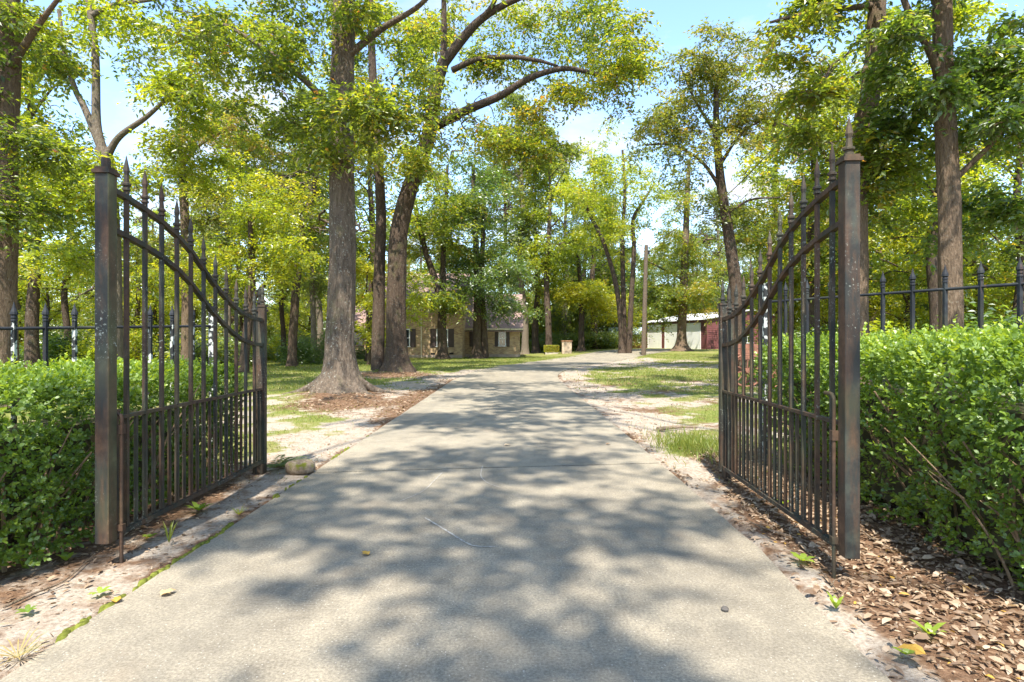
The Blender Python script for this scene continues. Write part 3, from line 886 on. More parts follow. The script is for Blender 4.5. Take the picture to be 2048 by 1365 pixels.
def run(px0, Y0, px1, Y1, n, extra):
    A = np.array([hx(px0, Y0), Y0]); B = np.array([hx(px1, Y1), Y1]); st = (B - A) / n
    return [A + st * i for i in range(n + 1 + extra)]
lp = run(424, 6.25, 28, 4.72, 8, 7)
zl = [1.34 + np.interp(i, [0, 8, 15], [30 * 6.25, 25 * 4.72, 95]) / FPX for i in range(len(lp))]
fence("low black iron fence with white lichen on its pickets behind the left hedge", lp, zl, {0, 1, 2, 3, 4, 6, 8, 10}, 0)
rp = run(1531, 6.75, 2040, 4.62, 9, 6)
zr_ = [1.34 + np.interp(i, [0, 9, 15], [78 * 6.75, 114 * 4.62, 520]) / FPX for i in range(len(rp))]
fence("clean black iron fence with pointed pickets behind the right hedge", rp, zr_, {0}, 0)

# ------------------------------------------------------------------ hedges
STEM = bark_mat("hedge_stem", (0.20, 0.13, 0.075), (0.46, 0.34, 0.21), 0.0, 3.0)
HCORE = simple("added_core_dark", (0.055, 0.050, 0.024), 0.95, 0.4, 20)

def inside(poly, x, y):
    r = np.zeros(len(x), bool); n = len(poly)
    for i in range(n):
        (x1, y1), (x2, y2) = poly[i], poly[(i + 1) % n]
        c = ((y1 > y) != (y2 > y)) & (x < (x2 - x1) * (y - y1) / (y2 - y1 + 1e-12) + x1)
        r ^= c
    return r

def edge_dist(poly, x, y):
    best = np.full(len(x), 1e9)
    for i in range(len(poly)):
        a = np.array(poly[i]); b = np.array(poly[(i + 1) % len(poly)]); d = b - a
        t = np.clip(((x - a[0]) * d[0] + (y - a[1]) * d[1]) / (d @ d), 0, 1)
        best = np.minimum(best, np.hypot(x - a[0] - t * d[0], y - a[1] - t * d[1]))
    return best

def hedge(label, poly, top, faces, dens, under, seed, gap=0.0):
    rg = np.random.default_rng(seed)
    poly = [np.array(p, float) for p in poly]
    c = np.mean(poly, axis=0)
    root = thing("hedge", label, "hedge", (c[0], c[1], 0))
    base, outn = [], []
    area2 = sum(poly[i][0] * poly[(i + 1) % len(poly)][1] - poly[(i + 1) % len(poly)][0] * poly[i][1] for i in range(len(poly)))
    for i, wgt in enumerate(faces):
        if wgt <= 0: continue
        a, b = poly[i], poly[(i + 1) % len(poly)]; d = b - a; L = np.linalg.norm(d)
        nrmv = np.array([d[1], -d[0]]) / L * (1 if area2 > 0 else -1)
        n = int(L * top * dens * wgt)
        t = rg.uniform(-.02, 1.02, n); z = rg.uniform(0.03, top, n)
        p2 = a + np.outer(t, d)
        prof = -under * (1 - z / top) ** 1.6 - .16 * np.clip((z - top * .86) / (top * .14), 0, 1) ** 2
        q = np.column_stack([p2, z])
        dep = rg.exponential(.065, n)
        o = prof + .085 * wob3(q, 2.6, seed) + .05 * wob3(q, 6.0, seed + 5) - dep
        keep = rg.random(n) > gap * ss(.9, .25, z / top) * (.6 + .5 * wob3(q, 4.0, seed + 9))
        q[:, :2] += nrmv * o[:, None]
        base.append(q[keep]); outn.append(np.column_stack([np.tile(nrmv, (n, 1)), np.full(n, .35)])[keep])
    lo = np.min(poly, axis=0); hi = np.max(poly, axis=0)
    n = int(np.prod(hi - lo) * dens * .9)
    x = rg.uniform(lo[0], hi[0], n); y = rg.uniform(lo[1], hi[1], n)
    k = inside(poly, x, y); x, y = x[k], y[k]
    ed = edge_dist(poly, x, y)
    z = top - .12 * (1 - np.clip(ed / .22, 0, 1)) ** 2 + .045 * wob(x, y, 3.2, seed) + .03 * wob(x, y, 8, seed) - rg.exponential(.045, len(x))
    base.append(np.column_stack([x, y, z])); outn.append(np.tile([0, 0, 1.0], (len(x), 1)))
    # fresh shoots standing proud of the top
    m = rg.random(len(x)) < .03
    sx_ = np.column_stack([x, y, z + rg.uniform(.02, .10, len(x))])[m]
    base.append(sx_); outn.append(np.tile([0, 0, 1.6], (len(sx_), 1)))
    fresh = np.concatenate([np.zeros(sum(len(b_) for b_ in base[:-1])), np.full(len(sx_), .5)])
    B_ = np.concatenate(base); O_ = np.concatenate(outn)
    S = len(B_); K = 9
    dirv = nrm(O_ * .9 + np.array([0, 0, .35]) + rg.normal(0, .55, (S, 3)))
    Ls = rg.uniform(.05, .12, S)
    u = nrm(np.cross(dirv, rg.normal(0, 1, (S, 3)))); w = np.cross(dirv, u)
    mb = MB()
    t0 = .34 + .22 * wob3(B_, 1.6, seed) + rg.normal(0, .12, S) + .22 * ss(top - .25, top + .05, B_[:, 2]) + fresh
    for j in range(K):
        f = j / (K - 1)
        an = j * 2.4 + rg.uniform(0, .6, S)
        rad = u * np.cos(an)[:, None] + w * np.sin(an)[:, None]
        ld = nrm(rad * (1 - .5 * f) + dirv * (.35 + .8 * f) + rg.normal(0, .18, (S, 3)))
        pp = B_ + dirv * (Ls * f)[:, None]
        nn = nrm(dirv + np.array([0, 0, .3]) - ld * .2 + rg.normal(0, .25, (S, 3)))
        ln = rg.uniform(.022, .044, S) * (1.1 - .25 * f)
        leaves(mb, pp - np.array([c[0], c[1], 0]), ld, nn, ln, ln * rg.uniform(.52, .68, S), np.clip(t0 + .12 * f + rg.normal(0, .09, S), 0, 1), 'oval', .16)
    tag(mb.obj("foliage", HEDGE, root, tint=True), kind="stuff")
    # woody stems fanning out of the base
    sm = MB()
    for i, wgt in enumerate(faces):
        if wgt < .9: continue
        a, b = poly[i], poly[(i + 1) % len(poly)]; d = b - a; L = np.linalg.norm(d)
        nv = np.array([d[1], -d[0]]) / L * (1 if area2 > 0 else -1)
        for q in range(int(L * 9)):
            t = rg.random()
            foot = a + d * t - nv * rg.uniform(under + .05, under + .30)
            e = foot + nv * rg.uniform(.12, under + .30) + d / L * rg.normal(0, .18)
            h = top * rg.uniform(.45, .9)
            mid = (foot + e) / 2 + rg.normal(0, .03, 2)
            pts = catmull([(*foot, -.02), (*(foot * .6 + mid * .4), h * .3), (*mid, h * .62), (*e, h)], 4) - np.array([c[0], c[1], 0])
            r0 = rg.uniform(.008, .020)
            sm.tube(pts, np.linspace(r0, r0 * .35, len(pts)), 5)
            for _ in range(2):
                s0 = pts[int(len(pts) * rg.uniform(.3, .75))]
                ee = s0 + np.array([*(nv * rg.uniform(.05, .2) + d / L * rg.normal(0, .14)), rg.uniform(.08, .3)])
                sm.tube(catmull([s0, (s0 + ee) / 2 + rg.normal(0, .015, 3), ee], 3), np.linspace(r0 * .55, r0 * .2, 7), 4)
    tag(sm.obj("stem", STEM, root, smooth=True), kind="stuff")
    # solid dark core, added inside the hedge to block light through the leaves
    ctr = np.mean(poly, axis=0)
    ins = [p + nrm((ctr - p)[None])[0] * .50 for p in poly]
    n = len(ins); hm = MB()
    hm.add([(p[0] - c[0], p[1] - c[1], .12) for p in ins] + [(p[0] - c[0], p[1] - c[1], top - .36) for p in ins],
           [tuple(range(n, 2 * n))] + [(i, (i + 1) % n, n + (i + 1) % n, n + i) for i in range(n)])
    hm.obj("added_core", HCORE, root)
    return root

hedge("clipped small-leaved green hedge behind the left gate leaf",
      [(-2.66, 5.72), (-2.78, 4.3), (-2.74, 3.35), (-3.02, 2.75), (-5.6, 2.3), (-5.3, 3.2), (-4.25, 4.35), (-3.35, 5.8)],
      1.08, [1, 1, 1, 1, .3, .3, .3, .5], 560, .08, 3)
hedge("tall woody green hedge with bare tan stems behind the right gate leaf",
      [(2.62, 6.15), (3.05, 6.25), (3.75, 4.75), (4.55, 3.1), (4.4, 1.9), (2.68, 2.15), (2.40, 2.9), (2.50, 3.7), (2.58, 4.7)],
      1.31, [.5, .3, .3, .3, .3, 1, 1, 1, 1], 600, .20, 5, .85)

# ------------------------------------------------------------------ trees
class Grow:
    """skeleton nodes that leaf sprays are hung on"""
    def __init__(s):
        s.p, s.par, s.r = [], [], []
    def add(s, p, par, r=0.0):
        s.p.append(np.asarray(p, float)); s.par.append(par); s.r.append(r)
        return len(s.p) - 1

def make_tree(name, label, cat, base, limbs, blobs, leafmat, bark, rng, leaf=.12, per=90, spread=(.55, .55, .28), flare=1.0, hflare=.8,
              seg=12, crown_from=.35, tint0=.45, tintvar=.16, group=None, root_n=5, big=True, limb_names=True, twigs=True, lobes=None, aspect=.5, droop=.35):
    """limbs: list of (points, r0, r1), the first is the trunk; blobs: (centre, radii, number of sprays)"""
    base = np.asarray(base, float)
    root = thing(name, label, cat, base, 0, group)
    g = Grow()
    ph = rng.uniform(0, 6, 6)
    for li, (pts, r0, r1) in enumerate(limbs):
        q = catmull(pts, 6)
        rr = np.linspace(r0, r1, len(q)) if li else r1 + (r0 - r1) * (1 - np.linspace(0, 1, len(q))) ** .8
        mb = MB()
        if li == 0:
            # denser rings where the roots flare
            hh = q[:, 2] - q[0, 2]
            low = np.array([0, .05, .1, .16, .23, .32, .42, .54, .68, .85, 1.05]) * hflare * 1.4
            dirv = (q[1] - q[0]) / max(q[1][2] - q[0][2], 1e-3)
            extra = [q[0] + dirv * h - np.array([0, 0, .12]) * (h == 0) for h in low]
            hi_ = hh > low[-1] + .1
            up_ = q[hi_]
            if seg >= 16:
                tq = np.linspace(0, len(up_) - 1, len(up_) * 4 - 3)
                up_ = np.stack([np.interp(tq, np.arange(len(up_)), up_[:, c]) for c in range(3)], 1)
            qq = np.vstack([extra, up_])
            hq = np.maximum(qq[:, 2] - q[0, 2], 0)
            rq = np.interp(hq, hh, rr)
            def fl(i, a, hq=hq):
                e = math.exp(-hq[i] / (hflare * .42))
                lob = sum(max(0, cos((x - ph[j])) ) ** 6 * (.6 + .4 * (j % 2)) for j, x in ((j, a) for j in range(0))) if False else 0
                w = np.zeros_like(a)
                for j in range(root_n):
                    w = np.maximum(w, np.clip(np.cos(a - ph[0] - j * 2 * pi / root_n - .35 * ph[j % 6] / 6), 0, 1) ** 3.2)
                return 1 + flare * e * (.10 + 1.35 * w) + .045 * np.sin(3 * a + ph[1] + hq[i]) + .03 * np.sin(7 * a + ph[2] + 2.2 * hq[i]) + (.022 * np.sin(17 * a + ph[3] + 1.5 * np.sin(2.6 * hq[i] + 3 * a)) + .018 * np.sin(23 * a + ph[4] + 2 * np.sin(3.7 * hq[i]))) * (seg >= 16)
            mb.tube(qq - base, rq, max(seg, 14 if big else 8), True, fl)
            mb.obj("trunk", bark, root, smooth=True)
        else:
            mb.tube(q - base, rr, max(min(seg, 17) - 3, 6), True)
            mb.obj("limb", bark, root, smooth=True)
        st = int(len(q) * (crown_from if li == 0 else .15))
        prev = -1
        for i in range(st, len(q)):
            prev = g.add(q[i], prev, rr[i])
    nlimb = len(g.p)
    cl, cb = [], []
    for ctr, rad, n in blobs:
        n = int(n * (1.75 if big and name != 'roadside_tree' else 1.35))
        ctr = np.asarray(ctr, float); rad = np.asarray(rad, float)
        ks = 2 if name == 'roadside_tree' else 6
        nb = max(2, int(round(n / ks)))
        v = nrm(rng.normal(0, 1, (nb, 3))) * (rng.random(nb) ** .5)[:, None]
        st_ = ctr + v * rad * .72
        dr = v + rng.normal(0, .45, (nb, 3)); dr[:, 2] = dr[:, 2] * .45 + .05
        dr = nrm(dr) * (rng.uniform(.35, .95, nb) * (rad[0] + rad[1]) * .42)[:, None]
        tone = rng.normal(0, .07)
        for q in range(nb):
            t_ = np.linspace(0, 1, ks)[:, None]
            c_ = st_[q] + dr[q] * t_ + rng.normal(0, .10, (ks, 3)) * np.linalg.norm(dr[q])
            c_[:, 2] -= (t_[:, 0] ** 2) * np.linalg.norm(dr[q]) * .22
            cl.append(c_); cb.append(np.full(ks, tone + rng.normal(0, .08)))
    C = np.concatenate(cl); CB = np.concatenate(cb)
    gp = np.array(g.p)
    order = np.argsort([np.min(np.linalg.norm(gp - c, axis=1)) for c in C])
    branches = []
    pos = np.empty((len(g.p) + 3 * len(C), 3)); pos[:len(g.p)] = gp; cnt = len(g.p)
    lift = np.zeros(len(pos))
    for i in order:
        c = C[i]
        dv = pos[:cnt] - c
        cost = np.linalg.norm(dv, axis=1) + .35 * np.maximum(dv[:, 2], 0)
        j = int(np.argmin(cost))
        a = pos[j]; L = np.linalg.norm(c - a)
        m1 = a + (c - a) * .35 + np.array([0, 0, .10 * L]) + rng.normal(0, .035 * L, 3)
        m2 = a + (c - a) * .7 + np.array([0, 0, .08 * L]) + rng.normal(0, .05 * L, 3)
        n1 = g.add(m1, j); n2 = g.add(m2, n1); n3 = g.add(c, n2)
        pos[cnt:cnt + 3] = (m1, m2, c); cnt += 3
        branches.append((j, n1, n2, n3))
    desc = np.ones(len(g.p))
    desc[:nlimb] = 0
    for i in range(len(g.p) - 1, nlimb - 1, -1):
        if g.par[i] >= nlimb: desc[g.par[i]] += desc[i]
    tw = MB()
    for j, n1, n2, n3 in branches:
        rb = lambda k: .0055 * math.sqrt(desc[k]) + .004
        r1 = rb(n1) * (leaf / .11) ** .3
        pts = catmull([pos[j], pos[n1], pos[n2], pos[n3]], 3)
        tw.tube(pts, np.linspace(min(r1 * 1.15, .09), max(rb(n3), .005), len(pts)), 5, False)
    if twigs:
        tag(tw.obj("branches", bark, root, smooth=True), kind="stuff")
    # leaf sprays: a few twigs each, leaves along both sides of every twig
    K = 4
    per = max(int(per * .72 / K), 4)
    nC = len(C)
    tl = spread[0] * 1.25 * rng.uniform(.7, 1.3, (nC, K))
    taz = rng.uniform(0, 2 * pi, (nC, 1)) + np.arange(K) * 2 * pi / K + rng.normal(0, .35, (nC, K))
    tel = rng.normal(.02, .38, (nC, K))
    TD = np.stack([np.cos(taz) * np.cos(tel), np.sin(taz) * np.cos(tel), np.sin(tel)], -1)
    u = (np.arange(per) + rng.uniform(0, 1, (nC, K, per))) / per
    u = .12 + .95 * u
    Pn = C[:, None, None, :] + TD[:, :, None, :] * (tl[:, :, None] * u)[..., None]
    Pn[..., 2] -= droop * u ** 2 * tl[:, :, None]
    Pn = Pn + rng.normal(0, .085, Pn.shape) * tl[:, :, None, None]
    sgn = np.where(rng.random(u.shape) < .5, -1., 1.)
    side = np.stack([-np.sin(taz), np.cos(taz), 0 * taz], -1)[:, :, None, :] * sgn[..., None]
    D = TD[:, :, None, :] * .55 + side * .75 + rng.normal(0, .35, Pn.shape) + np.array([0, 0, -.28])
    n = nC * K * per
    ci = np.repeat(np.arange(nC), K * per)
    Pn = Pn.reshape(-1, 3); D = D.reshape(-1, 3)
    Nn = np.stack([rng.normal(0, .55, n), rng.normal(0, .55, n), np.ones(n)], 1)
    Ln = leaf * rng.uniform(.6, 1.3, n)
    ct = rng.normal(0, tintvar * 1.1, nC) + CB
    ti = np.clip(tint0 + ct[ci] + rng.normal(0, tintvar, n), 0, .94)
    ti = np.where(rng.random(n) < .012, rng.uniform(.95, 1.0, n), ti)
    if big:
        e = C[:, None, :] + TD * tl[..., None]; e[..., 2] -= droop * tl
        mmid = C[:, None, :] + TD * (tl * .5)[..., None]; mmid[..., 2] -= droop * .25 * tl
        q3 = np.array([[0, 1], [.87, -.5], [-.87, -.5]]) * .0055 * (leaf / .13) ** .5
        c0 = np.broadcast_to(C[:, None, :], e.shape)
        ring0 = c0[:, :, None, :] + side[:, :, :1, :] * q3[None, None, :, :1] + np.array([0, 0, 1.]) * q3[None, None, :, 1:]
        ring1 = mmid[:, :, None, :] + side[:, :, :1, :] * q3[None, None, :, :1] * .7 + np.array([0, 0, 1.]) * q3[None, None, :, 1:] * .7
        VV = np.concatenate([ring0, ring1, e[:, :, None, :]], 2).reshape(-1, 3) - base
        bI = (np.arange(nC * K) * 7)[:, None, None]
        qf = (bI + np.array([[[0, 1, 4, 3], [1, 2, 5, 4], [2, 0, 3, 5]]])).reshape(-1, 4)
        tf = (bI + np.array([[[3, 4, 6], [4, 5, 6], [5, 3, 6]]])).reshape(-1, 3)
        tg = MB().add(VV, qf); tg.v.pop(); tg.n = 0; tg.add(VV, tf)
        tag(tg.obj("twigs", bark, root), kind="stuff")
    lb = MB()
    leaves(lb, Pn - base, D, Nn, Ln, Ln * aspect, ti)
    tag(lb.obj("crown", leafmat, root, tint=True), kind="stuff")
    return root

def pb(px, py, Y, rx, ry, rY, n):
    k = Y / FPX
    return (P(px, py, Y), (rx * k, rY, ry * k), n)

def pl(pts, Y, dY=None):
    out = []
    for i, q in enumerate(pts):
        y = q[2] if len(q) > 2 else Y
        out.append(P(q[0], q[1], y))
    return out

def ground_first(pts):
    pts[0] = np.array([pts[0][0], pts[0][1], float(G(pts[0][0], pts[0][1])) - .02]); return pts

r_ = np.random.default_rng(42)
# the big oak on the left of the drive
t = ground_first(pl([(682, 792), (681, 700), (684, 560), (684, 420), (683, 280), (686, 140), (688, 0), (690, -160), (692, -300)], 14.4))
make_tree("oak_tree", "tallest grey oak with wide flared roots beside the left edge of the drive", "tree", t[0],
    [(t, .345, .215),
     (pl([(684, 250), (640, 190), (560, 120), (470, 60), (400, 30)], 14.2), .10, .03),
     (pl([(686, 120), (760, 60, 14), (840, 10, 13.4), (900, -60, 12.8)], 14.4), .10, .03),
     (pl([(688, -40, 14.4), (720, -160, 12.5), (800, -300, 10.5), (900, -420, 9.5)], 14.4), .12, .03)],
    [pb(460, 70, 14.3, 160, 100, 2.4, 46), pb(620, 40, 17.0, 150, 100, 1.8, 34), pb(560, 200, 14.6, 110, 80, 2.0, 38),
     pb(745, 225, 13.0, 105, 65, 1.0, 36), pb(800, 60, 16.5, 90, 90, 1.5, 18), pb(690, 40, 13.7, 60, 40, .7, 9), pb(640, 300, 13.8, 40, 40, .8, 7),
     ((-3.5, 11.5, 11.0), (4.2, 3.6, 1.7), 70), ((0.3, 9.0, 10.6), (3.4, 2.8, 1.5), 42)],
    OAK, BARK, r_, leaf=.145, per=90, flare=.95, hflare=.85, seg=72, root_n=7, crown_from=.5)

oak = [o for o in COL.objects if o.name.startswith("oak_tree")][0]
for an, L_, r0 in ((3.35, 1.15, .17), (4.1, .85, .13), (4.75, .70, .12), (5.5, 1.0, .13), (-.15, 1.25, .12), (1.2, .9, .14), (2.4, 1.0, .15)):
    k = np.linspace(0, 1, 9)
    rad_ = .22 + L_ * k; a_ = an + .22 * np.sin(k * 3 + an)
    gx_, gy_ = rad_ * np.cos(a_), rad_ * np.sin(a_)
    gz_ = G(gx_ + oak.location.x, gy_ + oak.location.y) - oak.location.z
    zz_r = gz_ + .44 * (1 - k) ** 2.6 - .05 * k + .015 * np.sin(k * 9 + an)
    MB().tube(np.stack([gx_, gy_, zz_r], 1), r0 * (1 - .72 * k) + .012, 10, True, lambda i, a: 1 + .10 * np.sin(3 * a + i) + .06 * np.sin(5 * a)).obj("root", BARK, oak, smooth=True)

# twin oak further up
t = ground_first(pl([(795, 745), (792, 650), (793, 560), (798, 470), (814, 395), (837, 330), (858, 265), (872, 175), (888, 122)], 24.2))
make_tree("oak_tree", "twin-trunked dark oak with one long limb arching right over the drive", "tree", t[0],
    [(t, .42, .23),
     (pl([(755, 742, 24.4), (757, 640, 24.6), (759, 540, 24.7), (762, 430, 24.7), (757, 330, 24.5), (748, 200, 24.5), (742, 60, 24.4), (738, -80, 24.4)], 24.4), .29, .13),
     (pl([(862, 258), (930, 222, 23.6), (1000, 192, 23), (1060, 156, 22.5), (1130, 137, 22), (1200, 149, 21.8), (1262, 150, 21.5)], 24.2), .20, .045),
     (pl([(886, 130), (888, 60), (888, -60), (895, -200)], 24.2), .15, .06),
     (pl([(886, 128), (928, 74, 23.8), (963, 38, 23.4), (1012, 8, 23), (1070, -12, 22.6), (1150, -6, 22)], 24.2), .22, .06),
     (pl([(905, 140), (955, 119, 23.7), (1020, 114, 23.2), (1075, 121, 22.8), (1115, 132, 22.5)], 24.2), .13, .05),
     (pl([(955, 45, 23.5), (985, 10, 23), (1010, -60, 22.5)], 23.5), .13, .06)],
    [pb(1080, 50, 25.6, 190, 90, 2.0, 50), pb(950, 60, 27, 130, 110, 2.2, 34), pb(985, 262, 24.2, 150, 45, 1.8, 34),
     pb(1080, 305, 22.6, 110, 55, 1.8, 34), pb(810, 110, 27, 100, 130, 2.2, 30), pb(770, 300, 23.2, 80, 80, 1.8, 18), pb(842, 325, 22.4, 46, 46, 1.0, 12), pb(872, 180, 22.6, 50, 60, .9, 11),
     pb(1240, 110, 22, 110, 100, 2.0, 50), pb(1010, 150, 24.5, 120, 60, 1.6, 22), pb(700, 60, 25, 90, 90, 1.8, 18), pb(1150, 190, 22, 90, 50, 1.5, 18), pb(690, 180, 27, 110, 120, 2.2, 24),
     ((1.0, 19.5, 17), (6.5, 5, 2.2), 60)],
    OAK, BARK_DARK, r_, leaf=.172, per=90, spread=(.62, .62, .34), flare=.75, hflare=.9, seg=60, root_n=6, crown_from=.5, tint0=.52)

# forked tree at the left
t = ground_first(pl([(226, 735), (228, 600), (223, 450), (214, 330), (203, 298)], 17.5))
make_tree("forked_tree", "slender forked tree rising behind the left gate leaf's tall stile", "tree", t[0],
    [(t, .24, .19),
     (pl([(205, 305), (170, 218), (150, 178), (130, 108), (118, 20)], 17.5), .11, .05),
     (pl([(206, 305), (193, 245), (191, 120), (181, 30), (165, -60)], 17.5), .14, .07),
     (pl([(212, 318), (238, 274, 17.3), (290, 236, 17), (330, 200, 16.8), (382, 150, 16.5)], 17.5), .11, .03),
     (pl([(184, 30), (228, 10), (300, 0, 17), (370, -10, 16.5)], 17.5), .08, .03)],
    [pb(100, 100, 17.5, 100, 80, 2.2, 30), pb(270, 50, 18.5, 120, 70, 2.0, 26), pb(340, 175, 16.8, 100, 70, 1.8, 36),
     pb(190, 380, 16.8, 170, 60, 2.0, 46), pb(70, 290, 17, 80, 60, 1.8, 20), pb(350, 320, 18, 100, 45, 1.8, 20), pb(120, 480, 19, 110, 60, 2, 28)],
    LIME, BARK_PALE, r_, leaf=.155, per=90, spread=(.5, .5, .26), flare=.5, hflare=.6, seg=14, crown_from=.6, tint0=.40)

# leftmost trunk at the frame's edge
t = ground_first(pl([(-6, 760), (-5, 600), (2, 420), (8, 250), (14, 100), (16, -100), (20, -400), (26, -700)], 11.2))
make_tree("edge_tree", "thick brown trunk at the far left beyond the left fence, wrapped in leaves", "tree", t[0],
    [(t, .32, .10), (pl([(12, 150), (70, 60, 10.8), (130, -20, 10.5)], 11.2), .08, .03)],
    [pb(40, 60, 11, 90, 90, 1.6, 22), pb(-60, 200, 11, 90, 200, 1.6, 30), pb(60, 260, 10.8, 60, 70, 1.0, 14), pb(20, 410, 10.6, 60, 70, .8, 16), pb(10, -300, 11.2, 220, 120, 2.2, 30), pb(30, -620, 11.2, 200, 120, 2.0, 24)],
    OAK, BARK_BROWN, r_, leaf=.12, per=90, spread=(.42, .42, .26), flare=.35, hflare=.6, seg=18, crown_from=.25, tint0=.42)

# small tree behind the left gate's curve
t = ground_first(pl([(486, 735), (497, 640), (503, 590), (503, 520), (500, 440)], 25))
make_tree("small_tree", "small yellow-green tree with a leaning side limb behind the left gate leaf's hinge", "tree", t[0],
    [(t, .20, .09), (pl([(501, 612), (520, 580), (548, 548), (580, 520), (620, 500)], 25), .11, .04)],
    [pb(480, 470, 25, 110, 70, 3, 44), pb(560, 500, 24.5, 80, 60, 2.6, 30), pb(420, 540, 26, 80, 55, 2.6, 26), pb(500, 380, 25.5, 110, 50, 3, 30)],
    LIME, BARK_DARK, r_, leaf=.16, per=95, spread=(.6, .6, .30), flare=.4, hflare=.6, seg=12, crown_from=.5, tint0=.5)

t = ground_first(pl([(583, 735), (588, 640), (595, 540), (606, 450), (627, 380), (640, 290), (648, 180)], 31))
make_tree("leaning_tree", "thin tall tree leaning right, left of the big flared oak", "tree", t[0],
    [(t, .24, .10), (pl([(606, 450), (580, 400), (550, 350)], 31), .08, .03)],
    [pb(610, 320, 31, 90, 80, 4, 44), pb(560, 420, 31, 80, 50, 3.4, 26), pb(640, 460, 31, 50, 60, 3, 22), pb(540, 330, 31.5, 70, 70, 4, 26)],
    OAK, BARK_DARK, r_, leaf=.18, per=95, spread=(.75, .75, .38), flare=.4, hflare=.7, seg=12, crown_from=.5, tint0=.5)

t = ground_first(pl([(372, 745), (374, 600), (370, 450), (364, 330), (362, 200), (360, 120)], 28))
make_tree("olive_tree", "thin-trunked tree with faded olive-brown leaves behind the left gate's curve", "tree", t[0],
    [(t, .26, .10), (pl([(364, 330), (400, 290), (450, 262), (500, 262)], 28), .09, .03)],
    [pb(440, 265, 28, 80, 60, 3, 46), pb(350, 350, 28, 90, 60, 3.4, 32), pb(300, 500, 29, 100, 60, 3.5, 30), pb(420, 400, 28, 70, 50, 3, 24)],
    OLIVE, BARK_BROWN, r_, leaf=.16, per=95, spread=(.65, .65, .36), flare=.4, hflare=.7, seg=12, crown_from=.4, tint0=.5)

# trees in front of the house
t = ground_first(pl([(886, 718), (884, 660), (883, 610), (872, 565), (855, 515), (838, 450), (825, 380)], 43))
make_tree("lawn_tree", "two-stemmed tree on the lawn before the middle of the brick house", "tree", t[0],
    [(t, .36, .12), (pl([(884, 620), (886, 560), (887, 480), (892, 400), (895, 330)], 43), .26, .10)],
    [pb(830, 460, 43, 70, 70, 4, 44), pb(900, 410, 43, 70, 70, 4, 40), pb(880, 590, 42, 40, 34, 2.2, 22), pb(920, 500, 43, 45, 50, 3, 22), pb(905, 600, 42, 34, 22, 2, 10)],
    OAK, BARK_DARK, r_, leaf=.22, per=90, spread=(.85, .85, .45), flare=.8, hflare=.8, seg=14, crown_from=.5, tint0=.45)

t = ground_first(pl([(953, 716), (954, 640), (955, 560), (951, 480), (948, 400), (946, 330)], 45))
make_tree("lawn_tree", "dense dark green drooping tree with paired stems before the brick house's right wing", "tree", t[0],
    [(t, .34, .14), (pl([(969, 716), (966, 640), (963, 560), (966, 470), (970, 380)], 45.4), .34, .12)],
    [pb(955, 430, 45, 80, 80, 4.4, 56), pb(965, 535, 44.5, 85, 60, 4, 44), pb(1015, 605, 44.5, 40, 36, 3, 24), pb(930, 580, 44, 36, 28, 2.4, 14), pb(960, 340, 45, 60, 50, 4, 26)],
    DEEP, BARK_DARK, r_, leaf=.22, per=100, spread=(.9, .9, .5), flare=1.0, hflare=.8, seg=14, crown_from=.4, tint0=.45)

t = ground_first(pl([(738, 735), (738, 690), (736, 640), (733, 590), (735, 540)], 33))
make_tree("sapling", "bright yellow-green sapling seen between the big oak and the twin oak", "tree", t[0], [(t, .10, .04)],
    [pb(732, 660, 33, 26, 34, 1.2, 16), pb(735, 600, 33, 30, 36, 1.3, 18), pb(722, 540, 33, 40, 36, 1.5, 16), pb(834, 605, 33, 22, 36, 1.2, 11)],
    LIME, BARK_DARK, r_, leaf=.18, per=95, spread=(.6, .6, .34), flare=.4, hflare=.4, seg=8, crown_from=.3, tint0=.6)

# several-stemmed tree right of the drive
t = ground_first(pl([(1244, 708), (1241, 640), (1230, 560), (1205, 480), (1178, 425), (1160, 370)], 50))
make_tree("many_stemmed_tree", "tree of several slim stems left of the wooden pole", "tree", t[0],
    [(t, .26, .09), (pl([(1249, 708), (1247, 600), (1245, 480), (1250, 380), (1245, 300)], 50.2), .26, .10),
     (pl([(1258, 708), (1262, 610), (1268, 500), (1266, 440), (1285, 405), (1306, 372)], 49.8), .26, .09)],
    [pb(1190, 400, 50, 70, 80, 5, 48), pb(1275, 370, 50, 70, 70, 5, 44), pb(1240, 470, 50, 70, 50, 4.5, 28), pb(1215, 320, 50, 70, 50, 5, 26)],
    LIME, BARK_DARK, r_, leaf=.23, per=85, spread=(.9, .9, .5), flare=.7, hflare=.8, seg=12, crown_from=.5, tint0=.36)

t = ground_first(pl([(1163, 703), (1163, 650), (1163, 610), (1160, 560), (1155, 500)], 60))
make_tree("lime_green_tree", "bright lime green low tree at the far bend of the drive", "tree", t[0],
    [(t, .34, .14)],
    [pb(1155, 585, 60, 50, 32, 3.6, 50), pb(1205, 600, 60, 55, 32, 3.6, 50), pb(1240, 620, 62, 40, 26, 3, 24)],
    LIME, BARK_DARK, r_, leaf=.26, per=85, spread=(.95, .95, .5), flare=.7, hflare=.8, seg=12, crown_from=.5, tint0=.72)

